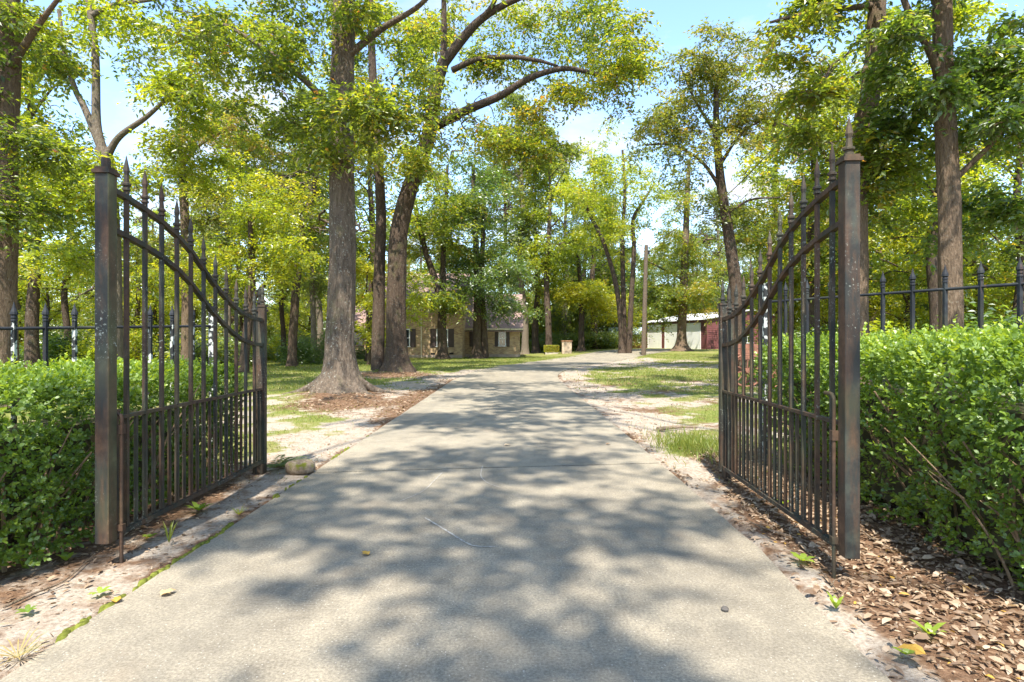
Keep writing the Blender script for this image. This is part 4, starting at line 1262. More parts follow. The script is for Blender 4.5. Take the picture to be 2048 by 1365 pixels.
t = ground_first(pl([(1363, 700), (1364, 650), (1368, 560), (1372, 460), (1375, 380), (1378, 320)], 54))
make_tree("garage_tree", "low-crowned tree with a flared foot in front of the white garage doors", "tree", t[0],
    [(t, .46, .14), (pl([(1368, 560), (1330, 540), (1290, 520)], 54), .12, .04), (pl([(1372, 500), (1410, 480), (1450, 478)], 54), .12, .04)],
    [pb(1325, 590, 53.5, 60, 44, 4, 56), pb(1400, 585, 53, 55, 44, 4, 52), pb(1370, 490, 54, 90, 56, 5, 64), pb(1350, 410, 54, 60, 50, 4, 24)],
    OAK, BARK_BROWN, r_, leaf=.24, per=90, spread=(.95, .95, .5), flare=1.3, hflare=.9, seg=14, crown_from=.3, tint0=.62)

# tree behind the right gate leaf
t = ground_first(pl([(1480, 745), (1474, 620), (1466, 530), (1453, 440), (1440, 350), (1433, 270), (1432, 170)], 26))
make_tree("spreading_tree", "dark leaning tree with a round olive crown behind the right gate leaf", "tree", t[0],
    [(t, .32, .10), (pl([(1444, 380), (1400, 320), (1340, 290), (1290, 290)], 26), .09, .03), (pl([(1440, 330), (1480, 270), (1530, 235)], 26), .09, .03),
     (pl([(1450, 430), (1500, 400), (1560, 395)], 26), .07, .03), (pl([(1433, 270), (1390, 200), (1360, 130)], 26), .08, .03)],
    [pb(1430, 150, 26, 120, 80, 3.4, 66), pb(1330, 250, 26, 70, 60, 2.6, 34), pb(1420, 290, 26, 130, 60, 3.2, 42), pb(1520, 230, 26, 50, 60, 2.4, 18), pb(1380, 120, 25.5, 60, 60, 2.2, 22), pb(1500, 420, 26, 80, 45, 2.6, 22)],
    OLIVE, BARK_DARK, r_, leaf=.16, per=105, spread=(.62, .62, .36), flare=.4, hflare=.7, seg=14, crown_from=.5, tint0=.45)

# two trees behind the right hedge
t = ground_first(pl([(1716, 740), (1714, 560), (1713, 440), (1717, 350), (1731, 250), (1747, 140), (1753, 40), (1756, -120)], 15))
make_tree("bent_tree", "brown tree bending right behind the right gate leaf's tall stile", "tree", t[0],
    [(t, .27, .19), (pl([(1742, 128), (1690, 168, 14.8), (1645, 190, 14.5), (1612, 194, 14.3)], 15), .075, .03), (pl([(1754, 10), (1680, 18, 14.6), (1590, 32, 14.2), (1540, 45, 14)], 15), .085, .03)],
    [pb(1790, 70, 16.6, 70, 70, 1.3, 14), pb(1600, 60, 14.3, 70, 50, 1.4, 14), pb(1640, 185, 14.6, 60, 36, .8, 12), pb(1590, 270, 14.8, 50, 36, .8, 8), pb(1780, 320, 15, 70, 70, 1.8, 28), pb(1738, 300, 14.3, 40, 50, .7, 8), pb(1690, 420, 16, 70, 60, 2, 24), pb(1660, -60, 14, 140, 60, 2, 30),
     ((4.5, 10.5, 9.8), (2.4, 2.2, 1.3), 20), ((3.8, 7.6, 12.4), (2.0, 2.0, 1.1), 13), ((4.4, 12.6, 13.0), (2.4, 2.4, 1.1), 20)],
    OAK, BARK_BROWN, r_, leaf=.16, per=85, spread=(.48, .48, .28), flare=.35, hflare=.6, seg=44, crown_from=.22, tint0=.5)

t = ground_first(pl([(1903, 740), (1900, 560), (1899, 420), (1894, 280), (1886, 150), (1884, 0), (1880, -160)], 13.2))
make_tree("straight_tree", "straight brown trunk standing behind the right fence with limbs to both sides", "tree", t[0],
    [(t, .235, .17), (pl([(1890, 190), (1862, 104), (1834, 58), (1808, 0), (1790, -60)], 13.2), .11, .05), (pl([(1908, 360), (1948, 322, 13), (1985, 285, 12.8), (2030, 222, 12.6), (2080, 170, 12.4)], 13.2), .07, .03)],
    [pb(1985, 80, 13.4, 80, 90, 1.6, 34), pb(2000, 240, 13.0, 70, 90, 1.5, 34), pb(1815, 130, 13.2, 65, 80, 1.4, 20), pb(1965, 430, 14.8, 90, 60, 1.3, 24), pb(1810, 270, 14.2, 60, 60, 1.2, 16), pb(1892, 190, 12.8, 40, 70, .6, 9), pb(1900, -90, 12.8, 180, 60, 2, 30),
     ((7.5, 9.5, 8.8), (3.4, 2.8, 1.6), 36)],
    DEEP, BARK_BROWN, r_, leaf=.165, per=90, spread=(.42, .42, .26), flare=.3, hflare=.6, seg=48, crown_from=.4, tint0=.55)

# roadside trees behind and above the camera: their shade dapples the gateway
for lab, (tx, ty), H_, lean_, bl in (
    ("tall roadside oak right of the road outside the gateway", (6.4, -4.5), 14, (-1.6, .8), [((-.6, -3.7, 12.6), (1.6, 1.3, .9), 12), ((-.9, -1.1, 13.0), (1.7, 1.3, .9), 12), ((8.6, -6.5, 12), (2.4, 2.4, 1.4), 10), ((-.6, 1.5, 13.2), (1.7, 1.3, .9), 12), ((-.5, 4.1, 13.2), (2.1, 1.3, .9), 12), ((-.3, 6.7, 13.0), (2.0, 1.4, .9), 12)]),
    ("roadside oak left of the road outside the gateway", (-6.6, -5.0), 14, (1.6, .5), [((-.9, -5.9, 12.2), (2.0, 1.3, .9), 20), ((-2.6, -2.6, 12.6), (1.2, 1.3, .9), 14), ((-7.0, -5.5, 12), (2.6, 2.6, 1.4), 10), ((-2.2, 2.8, 12.8), (1.1, 1.3, .9), 12)])):
    b_ = np.array([tx, ty, float(G(tx, ty))])
    tt = [b_ + np.array([lean_[0] * k, lean_[1] * k, H_ * k]) - np.array([0, 0, .05]) * (k == 0) for k in (0, .25, .5, .75, 1)]
    lm = [(tt, .34, .10)] + [([tt[2] + (tt[3] - tt[2]) * f, (tt[3] + np.array(c)) / 2 + np.array([0, 0, -.5]), np.array(c)], .06, .02) for f, (c, _, _) in zip((.1, .3, .5, .6, .8, .9), bl)]
    make_tree("roadside_tree", lab, "tree", b_, lm, bl, OAK, BARK, r_, leaf=.20, per=90, spread=(.5, .5, .3), flare=.6, hflare=.8, seg=14, crown_from=.6)

# ------------------------------------------------------------------ background wood
protos = []
def proto(label, H, rad, leafmat, bark, seed, n=70, per=110, leaf=.2, low=.3, tint0=.5, lean=0.0, dens=1.45):
    rg = np.random.default_rng(seed)
    pts = [np.array([0, 0, -.1])] + [np.array([lean * k + rg.normal(0, .12), rg.normal(0, .12), H * k]) for k in (.15, .35, .55, .75, .92)]
    blobs = []
    for k in range(7):
        h = low + (1 - low) * (k + .5) / 7
        w = rad * math.sin(pi * min(1, (h - low) / (1 - low) * .8 + .2)) ** .7
        a = rg.uniform(0, 2 * pi)
        blobs.append(((lean * h + cos(a) * w * .45, sin(a) * w * .45, H * h), (w * .75, w * .75, H * .09), int(n * dens) // 7))
    limbs = [(pts, rad * .055 + .07, .05)]
    for k in range(4):
        h = low + .12 + .12 * k; a = rg.uniform(0, 6.28)
        limbs.append(([np.array([lean * h, 0, H * h]), np.array([cos(a) * rad * .3, sin(a) * rad * .3, H * (h + .07)]), np.array([cos(a) * rad * .65, sin(a) * rad * .65, H * (h + .12)])], .075, .02))
    o = make_tree("wood_tree", label, "tree", (0, 0, 0), limbs, blobs, leafmat, bark, rg, leaf=leaf * 1.15, per=int(per * 1.2), spread=(.95, .95, .5), flare=.5, hflare=.6, seg=9, crown_from=.2, tint0=tint0, big=False)
    return o
protos = [proto("a", 15, 4.4, OAK, BARK_DARK, 1, 77, 110, .20, .28), proto("b", 17, 3.8, LIME, BARK_DARK, 2, 77, 105, .20, .34, .45),
          proto("c", 13, 4.2, DEEP, BARK_BROWN, 3, 77, 110, .20, .22), proto("d", 18, 3.4, PALE, BARK_PALE, 4, 70, 100, .21, .32, .5, .6),
          proto("e", 9, 3.4, LIME, BARK_DARK, 5, 63, 105, .18, .20, .6), proto("f", 16, 4.6, OLIVE, BARK_BROWN, 6, 77, 100, .20, .36, .5),
          proto("g", 7.5, 3.6, OAK, BARK_DARK, 8, 90, 100, .19, .06, .5), proto("h", 6.5, 3.4, PALE, BARK_BROWN, 12, 90, 100, .19, .05, .45)]
KIND = ["broad green", "tall yellow-green", "dense dark green", "slim pale green", "low bright yellow-green", "faded olive", "bushy low-branched green", "bushy low-branched pale"]
rb_ = np.random.default_rng(77)
used = [False] * 8
def place_tree(k, x, y, zone, s):
    if not used[k]:
        o = protos[k]; used[k] = True
    else:
        o = copy_tree(protos[k])
    o.location = (x, y, float(G(np.array(x), np.array(y))))
    o.rotation_euler = (0, 0, rb_.uniform(0, 6.28)); o.scale = (s, s, s * rb_.uniform(.9, 1.12))
    o["label"] = "%s tree %s" % (KIND[k], zone); o["group"] = "trees of the wood " + zone
    return o
zones = [  # px range, Y range, number, kinds, zone, scale range
    (-260, 180, 24, 40, 7, (0, 1, 4, 3), "beyond the left fence and hedge", (.7, .95)),
    (240, 640, 36, 52, 7, (1, 4, 5, 3), "left of the big flared oak", (.75, 1.0)),
    (-300, 680, 56, 85, 14, (0, 1, 3, 5), "far back on the left of the brick house", (.85, 1.1)),
    (660, 1040, 62, 84, 10, (0, 2, 3, 5), "behind the brick house roof", (.8, 1.05)),
    (1046, 1300, 76, 100, 15, (3, 2, 3, 0), "between the brick house and the garage", (.8, 1.05)),
    (1300, 1600, 80, 105, 15, (0, 3, 1), "behind the maroon garage", (.9, 1.2)),
    (1580, 1760, 26, 44, 6, (1, 4, 0), "behind the right gate leaf's tall stile", (.75, 1.0)),
    (1770, 2400, 21, 40, 11, (1, 4, 2, 0), "beyond the right fence and hedge", (.7, 1.0)),
    (1620, 2350, 44, 78, 13, (3, 1, 2, 0), "deep in the wood on the right", (.85, 1.1)),
    (-1700, -320, 26, 46, 8, (0, 1, 4), "outside the left edge of the view", (.8, 1.0)),
    (-200, 2200, 112, 150, 22, (0, 3, 3), "on the far horizon", (1.0, 1.3)),
    (-300, 660, 44, 62, 13, (6, 7, 4), "low among the trunks on the left", (.8, 1.15)),
    (1050, 1300, 70, 84, 8, (7, 6, 7), "low beyond the drive's bend", (.8, 1.2)),
    (1620, 2350, 34, 60, 13, (6, 7, 4), "low among the trunks on the right", (.8, 1.15)),
    (-320, 2300, 88, 108, 26, (6, 7), "low along the far wood's edge", (1.2, 1.7)),
]
placed = []
for p0, p1, y0, y1, n, kinds, zone, (s0, s1) in zones:
    for i in range(n):
        for _ in range(40):
            px = p0 + (p1 - p0) * (i + rb_.uniform(.1, .9)) / n; Y = rb_.uniform(y0, y1); x = hx(px, Y)
            if all(math.hypot(x - a, Y - b) > 2.6 for a, b in placed): break
        placed.append((x, Y))
        place_tree(int(kinds[rb_.integers(len(kinds))]), x, Y, zone, rb_.uniform(s0, s1))

for k, px, Y, s_ in ((0, 1072, 64, 1.4), (3, 1128, 72, 1.45), (1, 1008, 66, 1.35), (5, 1170, 80, 1.4), (0, 880, 64, 1.3), (3, 1215, 84, 1.2), (1, 1098, 58, 1.3), (0, 1186, 67, 1.4), (3, 1050, 60, 1.5)):
    place_tree(k, hx(px, Y), Y, "high behind the house's right wing", s_)

for k, px, Y, s_, zone in ((1, 1555, 37, 1.0, "rising between the garage and the right gate leaf"), (0, 1625, 35, 1.05, "rising between the garage and the right gate leaf"),
                           (3, 1440, 78, 1.2, "rising above the garage roof"), (0, 742, 39, 1.15, "seen between the two big oaks"), (3, 640, 44, 1.1, "seen left of the two big oaks")):
    place_tree(k, hx(px, Y), Y, zone, s_)

# the far edge of the wood, one mass of leaves
rw = np.random.default_rng(5)
m = 30000
an = rw.uniform(-1.45, 1.45, m); rr_ = rw.uniform(165, 200, m)
hh_ = rw.beta(1.3, 1.5, m) * (13 + 4 * wob(an * 30, an * 0, 1.0, 2) + 3 * wob(an * 90, an * 0, 1.0, 5))
fw = MB()
leaves(fw, np.column_stack([np.sin(an) * rr_, np.cos(an) * rr_, hh_]), rw.normal(0, 1, (m, 3)), rw.normal(0, .7, (m, 3)) + [0, -.5, .6], rw.uniform(.9, 1.7, m), rw.uniform(.6, 1.0, m), np.clip(rw.normal(.45, .2, m), 0, 1))
tag(fw.obj("distant_wood", PALE, None, tint=True), "pale distant wood closing the view behind everything", None, None, "stuff")

# bushes
def bush(label, base, radii, n, leafmat, rng, leaf, per, tint0, group=None, name="bush"):
    base = np.asarray(base, float)
    root = thing(name, label, "bush", base, 0, group)
    v = nrm(rng.normal(0, 1, (n, 3))) * (rng.uniform(.45, 1, n))[:, None]
    v[:, 2] = np.abs(v[:, 2])
    C = v * np.array(radii)
    sm = MB()
    for c in C[: max(6, n // 4)]:
        sm.tube(catmull([(c[0] * .1, c[1] * .1, -.05), c * .55, c], 3), np.linspace(.02, .006, 7), 4)
    tag(sm.obj("stem", BARK_BROWN, root, smooth=True), kind="stuff")
    ci = np.repeat(np.arange(n), per); m = n * per
    off = rng.normal(0, 1, (m, 3)) * np.array(radii) * .17
    az = rng.uniform(0, 6.28, m)
    D = np.stack([np.cos(az), np.sin(az), rng.normal(0, .4, m)], 1)
    lb = MB(); Ln = leaf * rng.uniform(.7, 1.3, m)
    Pn = C[ci] + off; Pn[:, 2] = np.maximum(Pn[:, 2], .02)
    leaves(lb, Pn, D, np.stack([rng.normal(0, .5, m), rng.normal(0, .5, m), np.ones(m)], 1), Ln, Ln * .5, np.clip(tint0 + rng.normal(0, .16, m), 0, 1))
    tag(lb.obj("foliage", leafmat, root, tint=True), kind="stuff")
    return root
rbu = np.random.default_rng(9)
bush("wide dark evergreen bush at the foot of the thin leaning tree", (hx(600, 34), 34, G(hx(600, 34), 34)), (1.5, 1.2, 1.5), 60, DEEP, rbu, .13, 80, .3)
bush("dark evergreen bush beside the big flared oak's trunk", (hx(646, 37), 37.5, G(hx(646, 37), 37.5)), (1.3, 1.1, 1.9), 55, DEEP, rbu, .13, 80, .3)
bush("rounded dark bush under the brick house's left window", (hx(728, 45), 44.6, 0), (.95, .8, .95), 36, DEEP, rbu, .11, 80, .3)
b0 = bush("x", (0, 0, 0), (1.7, 1.5, 1.7), 46, DEEP, rbu, .17, 75, .4)
b1 = bush("x", (0, 0, 0), (1.5, 1.5, 1.2), 40, PALE, rbu, .17, 75, .45)
b2 = bush("x", (0, 0, 0), (1.4, 1.4, 1.5), 40, LIME, rbu, .17, 75, .5)
ub = [False] * 3
def place_bush(k, x, y, zone, s):
    src = (b0, b1, b2)[k]
    o = src if not ub[k] else copy_tree(src)
    ub[k] = True
    o.location = (x, y, float(G(np.array(x), np.array(y)))); o.rotation_euler = (0, 0, rbu.uniform(0, 6.28)); o.scale = (s * 1.1, s * 1.1, s)
    o["label"] = ("dark", "pale", "yellow-green")[k] + " shrub " + zone; o["group"] = "shrubs " + zone
for p0, p1, y0, y1, n, kinds, zone, s0, s1 in (
        (1046, 1225, 64, 76, 16, (0, 1, 1), "in the undergrowth at the lawn's far edge", 1.0, 1.9),
        (1600, 2150, 19, 34, 18, (0, 1, 2), "in the undergrowth beyond the right fence", .8, 1.4),
        (1640, 2250, 42, 66, 16, (0, 1, 2), "deep in the wood on the right", 1.3, 2.2),
        (-150, 520, 32, 58, 18, (1, 2, 0), "in the undergrowth beyond the left fence", .8, 1.5),
        (540, 700, 48, 62, 9, (0, 1, 2), "beside the brick house's left end", 1.2, 2.0),
        (1290, 1600, 82, 96, 10, (0, 1), "behind the maroon garage", 1.5, 2.2)):
    for i in range(n):
        px = p0 + (p1 - p0) * (i + rbu.uniform(.1, .9)) / n; Y = rbu.uniform(y0, y1)
        place_bush(int(kinds[rbu.integers(len(kinds))]), hx(px, Y), Y, zone, rbu.uniform(s0, s1))

ORD = ["first", "second", "third", "fourth", "fifth", "sixth", "seventh", "eighth", "ninth", "tenth", "eleventh", "twelfth", "thirteenth", "fourteenth", "fifteenth", "sixteenth", "seventeenth", "eighteenth", "nineteenth", "twentieth"]
same = {}
for o in COL.objects:
    if o.parent is None and o.get("group") and (o["group"].startswith("trees") or o["group"].startswith("shrubs")):
        same.setdefault(o["label"], []).append(o)
for lab, os_ in same.items():
    if len(os_) > 1:
        for k, o in enumerate(sorted(os_, key=lambda o: o.location.x / o.location.y)):
            o["label"] = "%s from left, %s" % (ORD[k], lab)

# clipped box in a planter on the far lawn
zz_ = float(G(hx(1103, 57), 57))
pln = thing("planter", "bright clipped box shrub in a low stone planter on the far lawn", "planter", (hx(1103, 57), 57, zz_))
MB().box((0, 0, .10), (1.25, .7, .28)).obj("trough", simple("pale_stone", (0.42, 0.38, 0.31), .9), pln)
lb = MB(); m = 5200
q = rbu.uniform(-1, 1, (m, 3)); ax_ = rbu.integers(0, 3, m); q[np.arange(m), ax_] = np.sign(q[np.arange(m), ax_]) * rbu.uniform(.88, 1.04, m)
leaves(lb, q * np.array([.70, .40, .31]) + np.array([0, 0, .55]), rbu.normal(0, 1, (m, 3)), rbu.normal(0, .6, (m, 3)) + q, .075, .05, np.clip(rbu.normal(.75, .15, m), 0, 1))
tag(lb.obj("foliage", LIME, pln, tint=True), kind="stuff")
MB().box((0, 0, .55), (1.2, .62, .48)).obj("added_core", HCORE, pln)  # same solid dark core, added inside the clipped leaves

# ------------------------------------------------------------------ wooden pole and its cable
POLE = bark_mat("weathered_pole", (0.07, 0.052, 0.038), (0.20, 0.155, 0.115), 0.05, 1.8)
pY = 46.0
pb_ = P(1287, 712, pY); pb_[2] = float(G(pb_[0], pb_[1]))
ptop = P(1292.5, 490, pY)
pole = thing("utility_pole", "bare weathered wooden pole between the many-stemmed tree and the garage", "pole", pb_)
MB().tube([np.zeros(3) - [0, 0, .2], (ptop - pb_) * .5, ptop - pb_], [.20, .175, .15], 14).obj("shaft", POLE, pole, smooth=True)
MB().box(ptop - pb_ + np.array([.20, 0, -.6]), (.14, .14, .28)).obj("bracket", IRON_CLEAN, pole)
CABLE = simple("grey_cable", (0.10, 0.085, 0.08), 0.6)
cpts = [ptop + np.array([.15, 0, -.25])]
for px, py, Y in ((1345, 462, 40), (1440, 402, 32.5), (1560, 281, 25), (1622, 190, 21), (1692, 110, 18), (1770, 3, 15.5), (1850, -120, 13)):
    cpts.append(P(px, py, Y))
tag(MB().tube(catmull(cpts, 6), .022, 6).obj("overhead_cable", CABLE, None, smooth=True),
    "thin overhead cable running from the wooden pole up over the right gate leaf", "cable")

# ------------------------------------------------------------------ old wooden cart beyond the right gate
CARTW = simple("reddish_wood", (0.22, 0.10, 0.065), 0.8, 0.35, 9)
cY = 17.0
cart = thing("wooden_cart", "old reddish wooden cart with spoked wheels beyond the right gate leaf", "cart", (hx(1497, cY), cY, float(G(hx(1497, cY), cY))))
def wheel(x, y, r):
    a = np.linspace(0, 2 * pi, 25)
    w = MB().tube(np.stack([x + r * np.cos(a), np.full(25, y), r + .02 + r * np.sin(a)], 1), .032, 6, False).obj("wheel", CARTW, cart, smooth=True)
    for q in range(10):
        an = q * pi / 5 + .2
        MB().tube([(x, y, r + .02), (x + r * .97 * cos(an), y, r + .02 + r * .97 * sin(an))], .016, 5).obj("spoke", CARTW, w)
    MB().lathe([(.0, -.09), (.06, -.09), (.07, 0), (.06, .09), (0, .09)], 8).obj("hub", CARTW, w, loc=(x, y, r + .02)).rotation_euler = (pi / 2, 0, 0)
wheel(-.18, -.32, .46); wheel(-.18, .32, .46); wheel(.62, -.32, .34); wheel(.62, .32, .34)
for k in range(4): MB().box((.22, -.24 + .16 * k, .78), (1.15, .15, .035)).obj("plank", CARTW, cart)
for sgn in (-1, 1):
    for k in range(3): MB().box((.22, sgn * .33, .88 + .15 * k), (1.15, .03, .13)).obj("plank", CARTW, cart)
for sx_ in (-.33, .77): MB().box((sx_, -.36, .95), (.05, .04, .62)).obj("stake", CARTW, cart)
MB().tube([(-.35, 0, .62), (-.62, -.1, .35), (-.85, -.2, .08)], .028, 6).obj("shaft", CARTW, cart)
MB().tube([(.0, -.30, 1.22), (.35, -.30, 1.02), (.75, -.30, .80)], .028, 6).obj("brace", CARTW, cart)

# white picket panel far back
wp = thing("picket_panel", "tiny white picket panel left of the shed porch", "fence", (hx(1207, 72), 72, float(G(11, 72))))
for k in range(7): MB().box((-.36 + .12 * k, 0, .32), (.07, .03, .66)).obj("picket", WHITE, wp)
for z in (.15, .5): MB().box((0, .028, z), (.82, .02, .06)).obj("rail", WHITE, wp)

# ------------------------------------------------------------------ ground cover
rg = np.random.default_rng(21)
def scatter(n, x0, x1, y0, y1, prob, ypow=1.0):
    x = rg.uniform(x0, x1, n); y = y0 + (y1 - y0) * rg.random(n) ** ypow
    k = (rg.random(n) < prob(x, y)) & (drive_dist(x, y) > 1.86)
    return x[k], y[k]

def blades(x, y, h, w, tint):
    n = len(x); mb = MB()
    Pn = np.column_stack([x, y, G(x, y) - .004])
    D = nrm(np.stack([rg.normal(0, .45, n), rg.normal(0, .45, n), np.ones(n)], 1))
    az = rg.uniform(0, 6.28, n)
    Nn = np.stack([np.cos(az), np.sin(az), np.zeros(n)], 1)
    leaves(mb, Pn, D, Nn, h, w, tint, fold=.1)
    return mb
gp = lambda x, y: np.clip((grassiness(x, y) - .40) * 2.2, .035, 1)
x, y = scatter(80000, -9, 9, 5.5, 16, gp)
mbg = blades(x, y, rg.uniform(.025, .075, len(x)), rg.uniform(.004, .009, len(x)), np.clip(rg.normal(.5, .22, len(x)), 0, 1))
tag(mbg.obj("grass", GRASS, tint=True), "short patchy grass near the gate", None, None, "stuff")
x, y = scatter(120000, -22, 20, 16, 48, gp, 1.2)
mbg = blades(x, y, rg.uniform(.05, .11, len(x)), rg.uniform(.012, .028, len(x)), np.clip(rg.normal(.55, .2, len(x)), 0, 1))
tag(mbg.obj("lawn_grass", GRASS, tint=True), "green lawn grass in front of the brick house", None, None, "stuff")
# taller clump by the right hinge post
n = 1500
x = rg.normal(2.32, .25, n); y = rg.normal(7.4, .45, n); k = x > 1.72; x, y = x[k], y[k]
mbg = blades(x, y, rg.uniform(.08, .20, len(x)), rg.uniform(.006, .011, len(x)), np.clip(rg.normal(.62, .15, len(x)), 0, 1))
tag(mbg.obj("tall_grass", GRASS, tint=True), "clump of taller bright grass past the right gate leaf's hinge", None, None, "stuff")

def litter(x, y, size, lift, tint, name, label):
    n = len(x); mb = MB()
    Pn = np.column_stack([x, y, G(x, y) + lift])
    az = rg.uniform(0, 6.28, n)
    D = np.stack([np.cos(az), np.sin(az), rg.normal(0, .22, n)], 1)
    Nn = np.stack([rg.normal(0, .38, n), rg.normal(0, .38, n), np.ones(n)], 1)
    leaves(mb, Pn, D, Nn, size, size * rg.uniform(.24, .55, n), tint, 'oval', .45)
    return tag(mb.obj(name, LITTER, tint=True), label, None, None, "stuff")
lpf = lambda x, y: np.clip(litteriness(x, y) * 1.1 - .15, 0, 1)
x, y = scatter(21000, 1.5, 3.4, 1.7, 8.5, lpf)
litter(x, y, rg.uniform(.016, .085, len(x)) * rg.uniform(.5, 1, len(x)), rg.uniform(.0, .03, len(x)), np.clip(rg.normal(.5, .22, len(x)), 0, 1), "leaf_litter", "deep brown leaf litter under the right hedge and gate leaf")
x, y = scatter(16000, -3.6, -2.06, 1.9, 8.5, lambda x, y: lpf(x, y) * .6 + .10)
litter(x, y, rg.uniform(.006, .06, len(x)) * rg.uniform(.4, 1, len(x)), rg.uniform(.0, .012, len(x)), np.clip(rg.normal(.42, .22, len(x)), 0, 1), "leaf_litter", "thin brown leaf litter at the foot of the left hedge")
x, y = scatter(26000, -9, -2.0, 8, 27, lambda x, y: lpf(x, y) * .8)
litter(x, y, rg.uniform(.04, .09, len(x)), rg.uniform(.0, .02, len(x)), np.clip(rg.normal(.4, .2, len(x)), 0, 1), "leaf_litter", "brown leaf litter round the feet of the two oaks")
x, y = scatter(9000, 1.8, 10, 7, 24, lambda x, y: .35 + .3 * wob(x, y, 1.1, 3))
litter(x, y, rg.uniform(.03, .08, len(x)), rg.uniform(.0, .012, len(x)), np.clip(rg.normal(.4, .2, len(x)), 0, 1), "leaf_litter", "scattered brown leaves on the sandy strip right of the drive")

# loose leaves lying on the concrete, and a pebble
def loose(px, py, size, tint, label, az):
    Y = 1554 / (py - 682); x = hx(px, Y)
    n = 3; mb = MB()
    a = np.array([az, az + .8, az - .7])
    leaves(mb, np.zeros((3, 3)) + [0, 0, .006], np.stack([np.cos(a), np.sin(a), np.array([.18, .3, .25])], 1), np.array([[.1, 0, 1], [.35, .1, 1], [-.3, .2, 1.]]),
           np.array([1, .65, .65]) * size, np.array([.55, .4, .4]) * size, np.full(3, tint), 'oval', .35)
    return tag(mb.obj("fallen_leaf", LITTER, None, tint=True, loc=(x, Y, .003)), label, "leaf", "fallen leaves on the concrete")
loose(737, 1112, .065, 1.0, "curled golden leaf alone on the left half of the concrete drive", 2.6)
loose(1010, 892, .085, .93, "pale brown leaf in the middle of the drive beyond the slab joint", .2)
loose(1213, 890, .07, .5, "dark brown leaf near the drive's right side beyond the slab joint", .5)
loose(322, 1194, .075, .97, "long tan leaf near the drive's left edge below the left gate leaf", .9)
loose(232, 1208, .06, 1.0, "orange leaf on the drive's left edge, nearest the drop rod", 2.0)
loose(1850, 1335, .10, 1.0, "large yellow and brown leaf on the litter below the right hedge", 2.8).location.z = .05
sb = MB().lathe([(0, -.012), (.016, -.008), (.02, .002), (.012, .012), (0, .014)], 7)
Y = 1554 / (1222 - 682)
tag(sb.obj("pebble", simple("dark_pebble", (0.10, 0.09, 0.08), .9), None, loc=(hx(1450, Y), Y, .01)), "small dark pebble alone on the right side of the drive", "pebble")

# mossy rock beside the left hinge post
def rock():
    n, m = 14, 9
    V = []
    for j in range(m):
        th = pi * j / (m - 1)
        for i in range(n):
            a = 2 * pi * i / n
            d = np.array([sin(th) * cos(a), sin(th) * sin(a), cos(th)])
            r = 1 + .13 * float(wob3(d, 2.2, 3)) + .06 * float(wob3(d, 5, 7))
            d = np.sign(d) * np.abs(d) ** .75
            V.append(d * r * np.array([.15, .11, .075]))
    F = [(j * n + i, (j + 1) * n + i, (j + 1) * n + (i + 1) % n, j * n + (i + 1) % n) for j in range(m - 1) for i in range(n)]
    m_, n_, l_, o_ = new_mat("mossy_stone")
    v = position(n_, l_)
    c = ramp(n_, l_, noise(n_, l_, 24, 6, .7, v), [(.3, (0.13, 0.095, 0.065)), (.7, (0.34, 0.27, 0.19))])
    ms = ramp(n_, l_, noise(n_, l_, 9, 4, .6, v), [(.50, 0.0), (.62, 1.0)])
    c = mixc(n_, l_, ms, c, (0.15, 0.155, 0.025))
    principled(n_, l_, o_, c, .95, bump(n_, l_, noise(n_, l_, 50, 5, .7, v), .6, .01), .1)
    Y = 5.95
    return tag(MB().add(V, F).obj("rock", m_, None, smooth=True, loc=(hx(602, Y), Y, .045)), "mossy brown rock at the drive's left edge past the left gate leaf", "rock")
rock()

# fern and weeds
def frond_plant(name, label, px, py, n, L, W, mat, tint, up=.5, group=None, shape='oval', leafn=1, cat="weed", fan=(0, 6.28)):
    Y = 1554 / (py - 682); x = hx(px, Y)
    mb = MB()
    for i in range(n):
        a = fan[0] + (fan[1] - fan[0]) * (i + rg.uniform(-.25, .25)) / n
        D = np.array([[cos(a), sin(a), up + rg.normal(0, .15)]])
        if leafn == 1:
            leaves(mb, np.array([[0, 0, .02]]), D, np.array([[-cos(a) * up, -sin(a) * up, 1.]]), np.array([L * rg.uniform(.75, 1.15)]), np.array([W]), np.array([np.clip(tint + rg.normal(0, .08), 0, 1)]), shape, .2)
        else:
            ln = L * rg.uniform(.75, 1.1)
            for q in range(leafn):
                f = (q + 1) / leafn
                p = np.array([cos(a) * ln * f, sin(a) * ln * f, ln * (up * f - .75 * up * f * f) + .02])
                for sg in (-1, 1):
                    d2 = np.array([[cos(a + sg * 1.1), sin(a + sg * 1.1), .05]])
                    leaves(mb, p[None], d2, np.array([[0, 0, 1.]]), np.array([W * 2.2 * (1.15 - f)]), np.array([W * .8]), np.array([np.clip(tint + rg.normal(0, .06), 0, 1)]), 'diamond', .1)
    return tag(mb.obj(name, mat, None, tint=True, loc=(x, Y, float(G(x, Y)))), label, cat, group)
frond_plant("fern", "blue-green ferny sprig hanging over the left gate leaf's far foot", 548, 935, 7, .34, .045, PALE, .35, .55, None, 'oval', 12, "fern", (-1.2, 2.2))
frond_plant("weed", "single upright grassy weed before the left gate leaf's bottom rail", 338, 1088, 7, .17, .011, GRASS, .6, 2.8)
frond_plant("weed", "leafy seedling right by the left hedge's lower corner", 132, 1122, 5, .075, .035, HEDGE, .7, .9)
frond_plant("weed", "round-leaved seedling between the left gate leaf and the upright grassy weed", 300, 1076, 6, .05, .03, HEDGE, .8, .5)
frond_plant("weed", "leafy weed under the middle of the left gate leaf", 398, 1022, 9, .10, .04, HEDGE, .7, .7)
frond_plant("weed", "pale seedling on sand below the left drop rod", 200, 1186, 5, .06, .028, HEDGE, .85, .5)
frond_plant("weed", "grassy tuft on the sand beside the mossy concrete edge", 478, 1030, 16, .09, .008, GRASS, .7, .8)
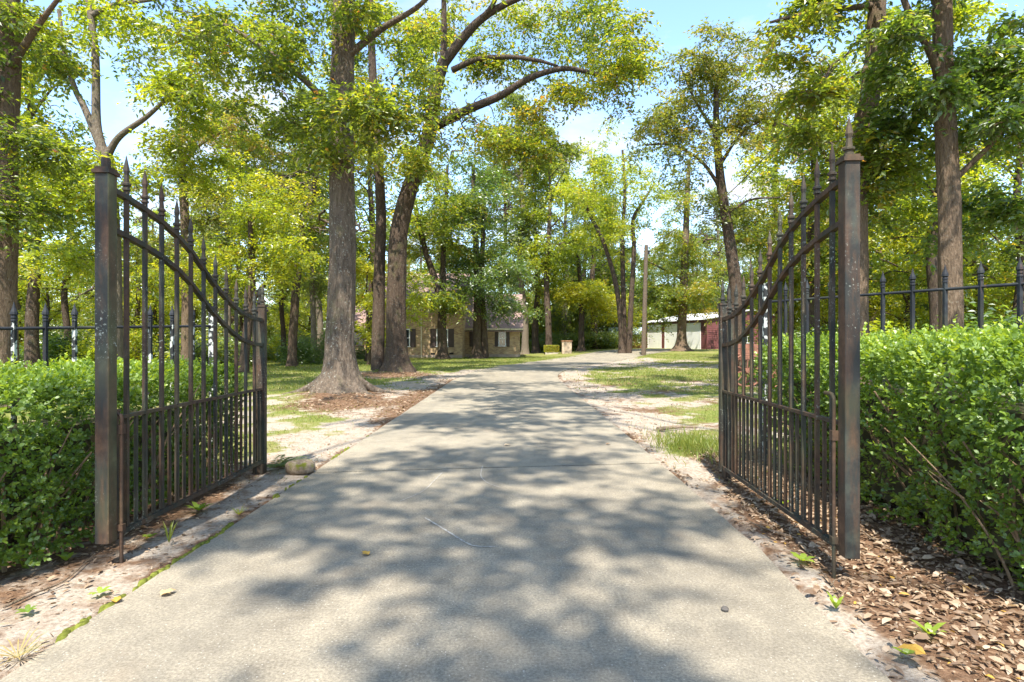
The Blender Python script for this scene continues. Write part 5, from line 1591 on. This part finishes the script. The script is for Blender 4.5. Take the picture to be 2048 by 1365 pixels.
frond_plant("weed", "dry grass tuft at the lower left of the sand", 35, 1315, 22, .15, .006, GRASS, .95, .35)
frond_plant("weed", "small dark seedling at the far lower left of the sand", 55, 1222, 6, .055, .025, HEDGE, .5, .5)
frond_plant("weed", "broad-leaved seedling in the litter before the right gate leaf", 1605, 1122, 6, .10, .04, HEDGE, .85, .5)
frond_plant("weed", "two-leaved sprout poking between the right gate leaf's bars", 1566, 1012, 4, .09, .05, HEDGE, .75, .8)
frond_plant("weed", "slim upright sprout beside the drive below the right gate post", 1672, 1218, 6, .08, .024, HEDGE, .8, 1.6)
frond_plant("weed", "pale green sprout in the litter under the right hedge", 1858, 1270, 6, .09, .032, HEDGE, .8, .8)
frond_plant("weed", "small sprout low in the litter, nearest the drive's right corner", 1812, 1312, 5, .06, .026, HEDGE, .7, .6)

# fallen sticks
TWIG = bark_mat("dry_twig", (0.16, 0.11, 0.075), (0.40, 0.31, 0.22), 0.0, 3.0)
def stick(pts, r, label, forks=()):
    W_ = []
    for px, py in pts:
        Y = 1554 / (py - 682); x = hx(px, Y); W_.append(np.array([x, Y, max(float(G(x, Y)), 0 if abs(x + .2) < 1.8 else -1) + .012 + r]))
    c = W_[0]
    mb = MB().tube(catmull(np.array(W_) - c, 5), np.linspace(r, r * .45, (len(W_) - 1) * 5 + 1) if len(W_) > 2 else r, 6)
    for i, dx, dy, dz in forks:
        a = W_[i] - c
        mb.tube(catmull([a, a + np.array([dx, dy, dz]) * .5 + rg.normal(0, .01, 3), a + np.array([dx, dy, dz])], 3), np.linspace(r * .6, r * .25, 7), 5)
    tag(mb.obj("fallen_stick", TWIG, None, smooth=True, loc=c), label, "stick", "fallen sticks")
stick([(8, 1212), (70, 1185), (130, 1160), (190, 1108)], .008, "long grey stick lying along the left hedge's foot", [(1, .1, .12, .02)])
stick([(60, 1150), (90, 1132), (112, 1122)], .006, "short tan stick close under the left hedge corner")
stick([(1545, 1062), (1580, 1072), (1618, 1084)], .010, "pale stick in the litter below the right gate leaf", [(0, -.12, .15, .03), (1, .1, .1, .05)])
stick([(1640, 1140), (1665, 1170), (1690, 1205)], .006, "thin grey stick at the drive's right edge near the tall gate stile", [(1, .09, .02, .02)])
stick([(1745, 1082), (1800, 1090), (1830, 1094)], .009, "forked tan stick under the right hedge", [(1, .08, -.1, .04), (0, -.05, .14, .05)])
stick([(1500, 1010), (1535, 1040), (1560, 1048)], .006, "curving twig beside the right gate leaf's bottom rail", [(1, .06, .12, .05)])
stick([(1315, 862), (1355, 858), (1395, 860)], .035, "short brown log lying on the grass past the right gate hinge")
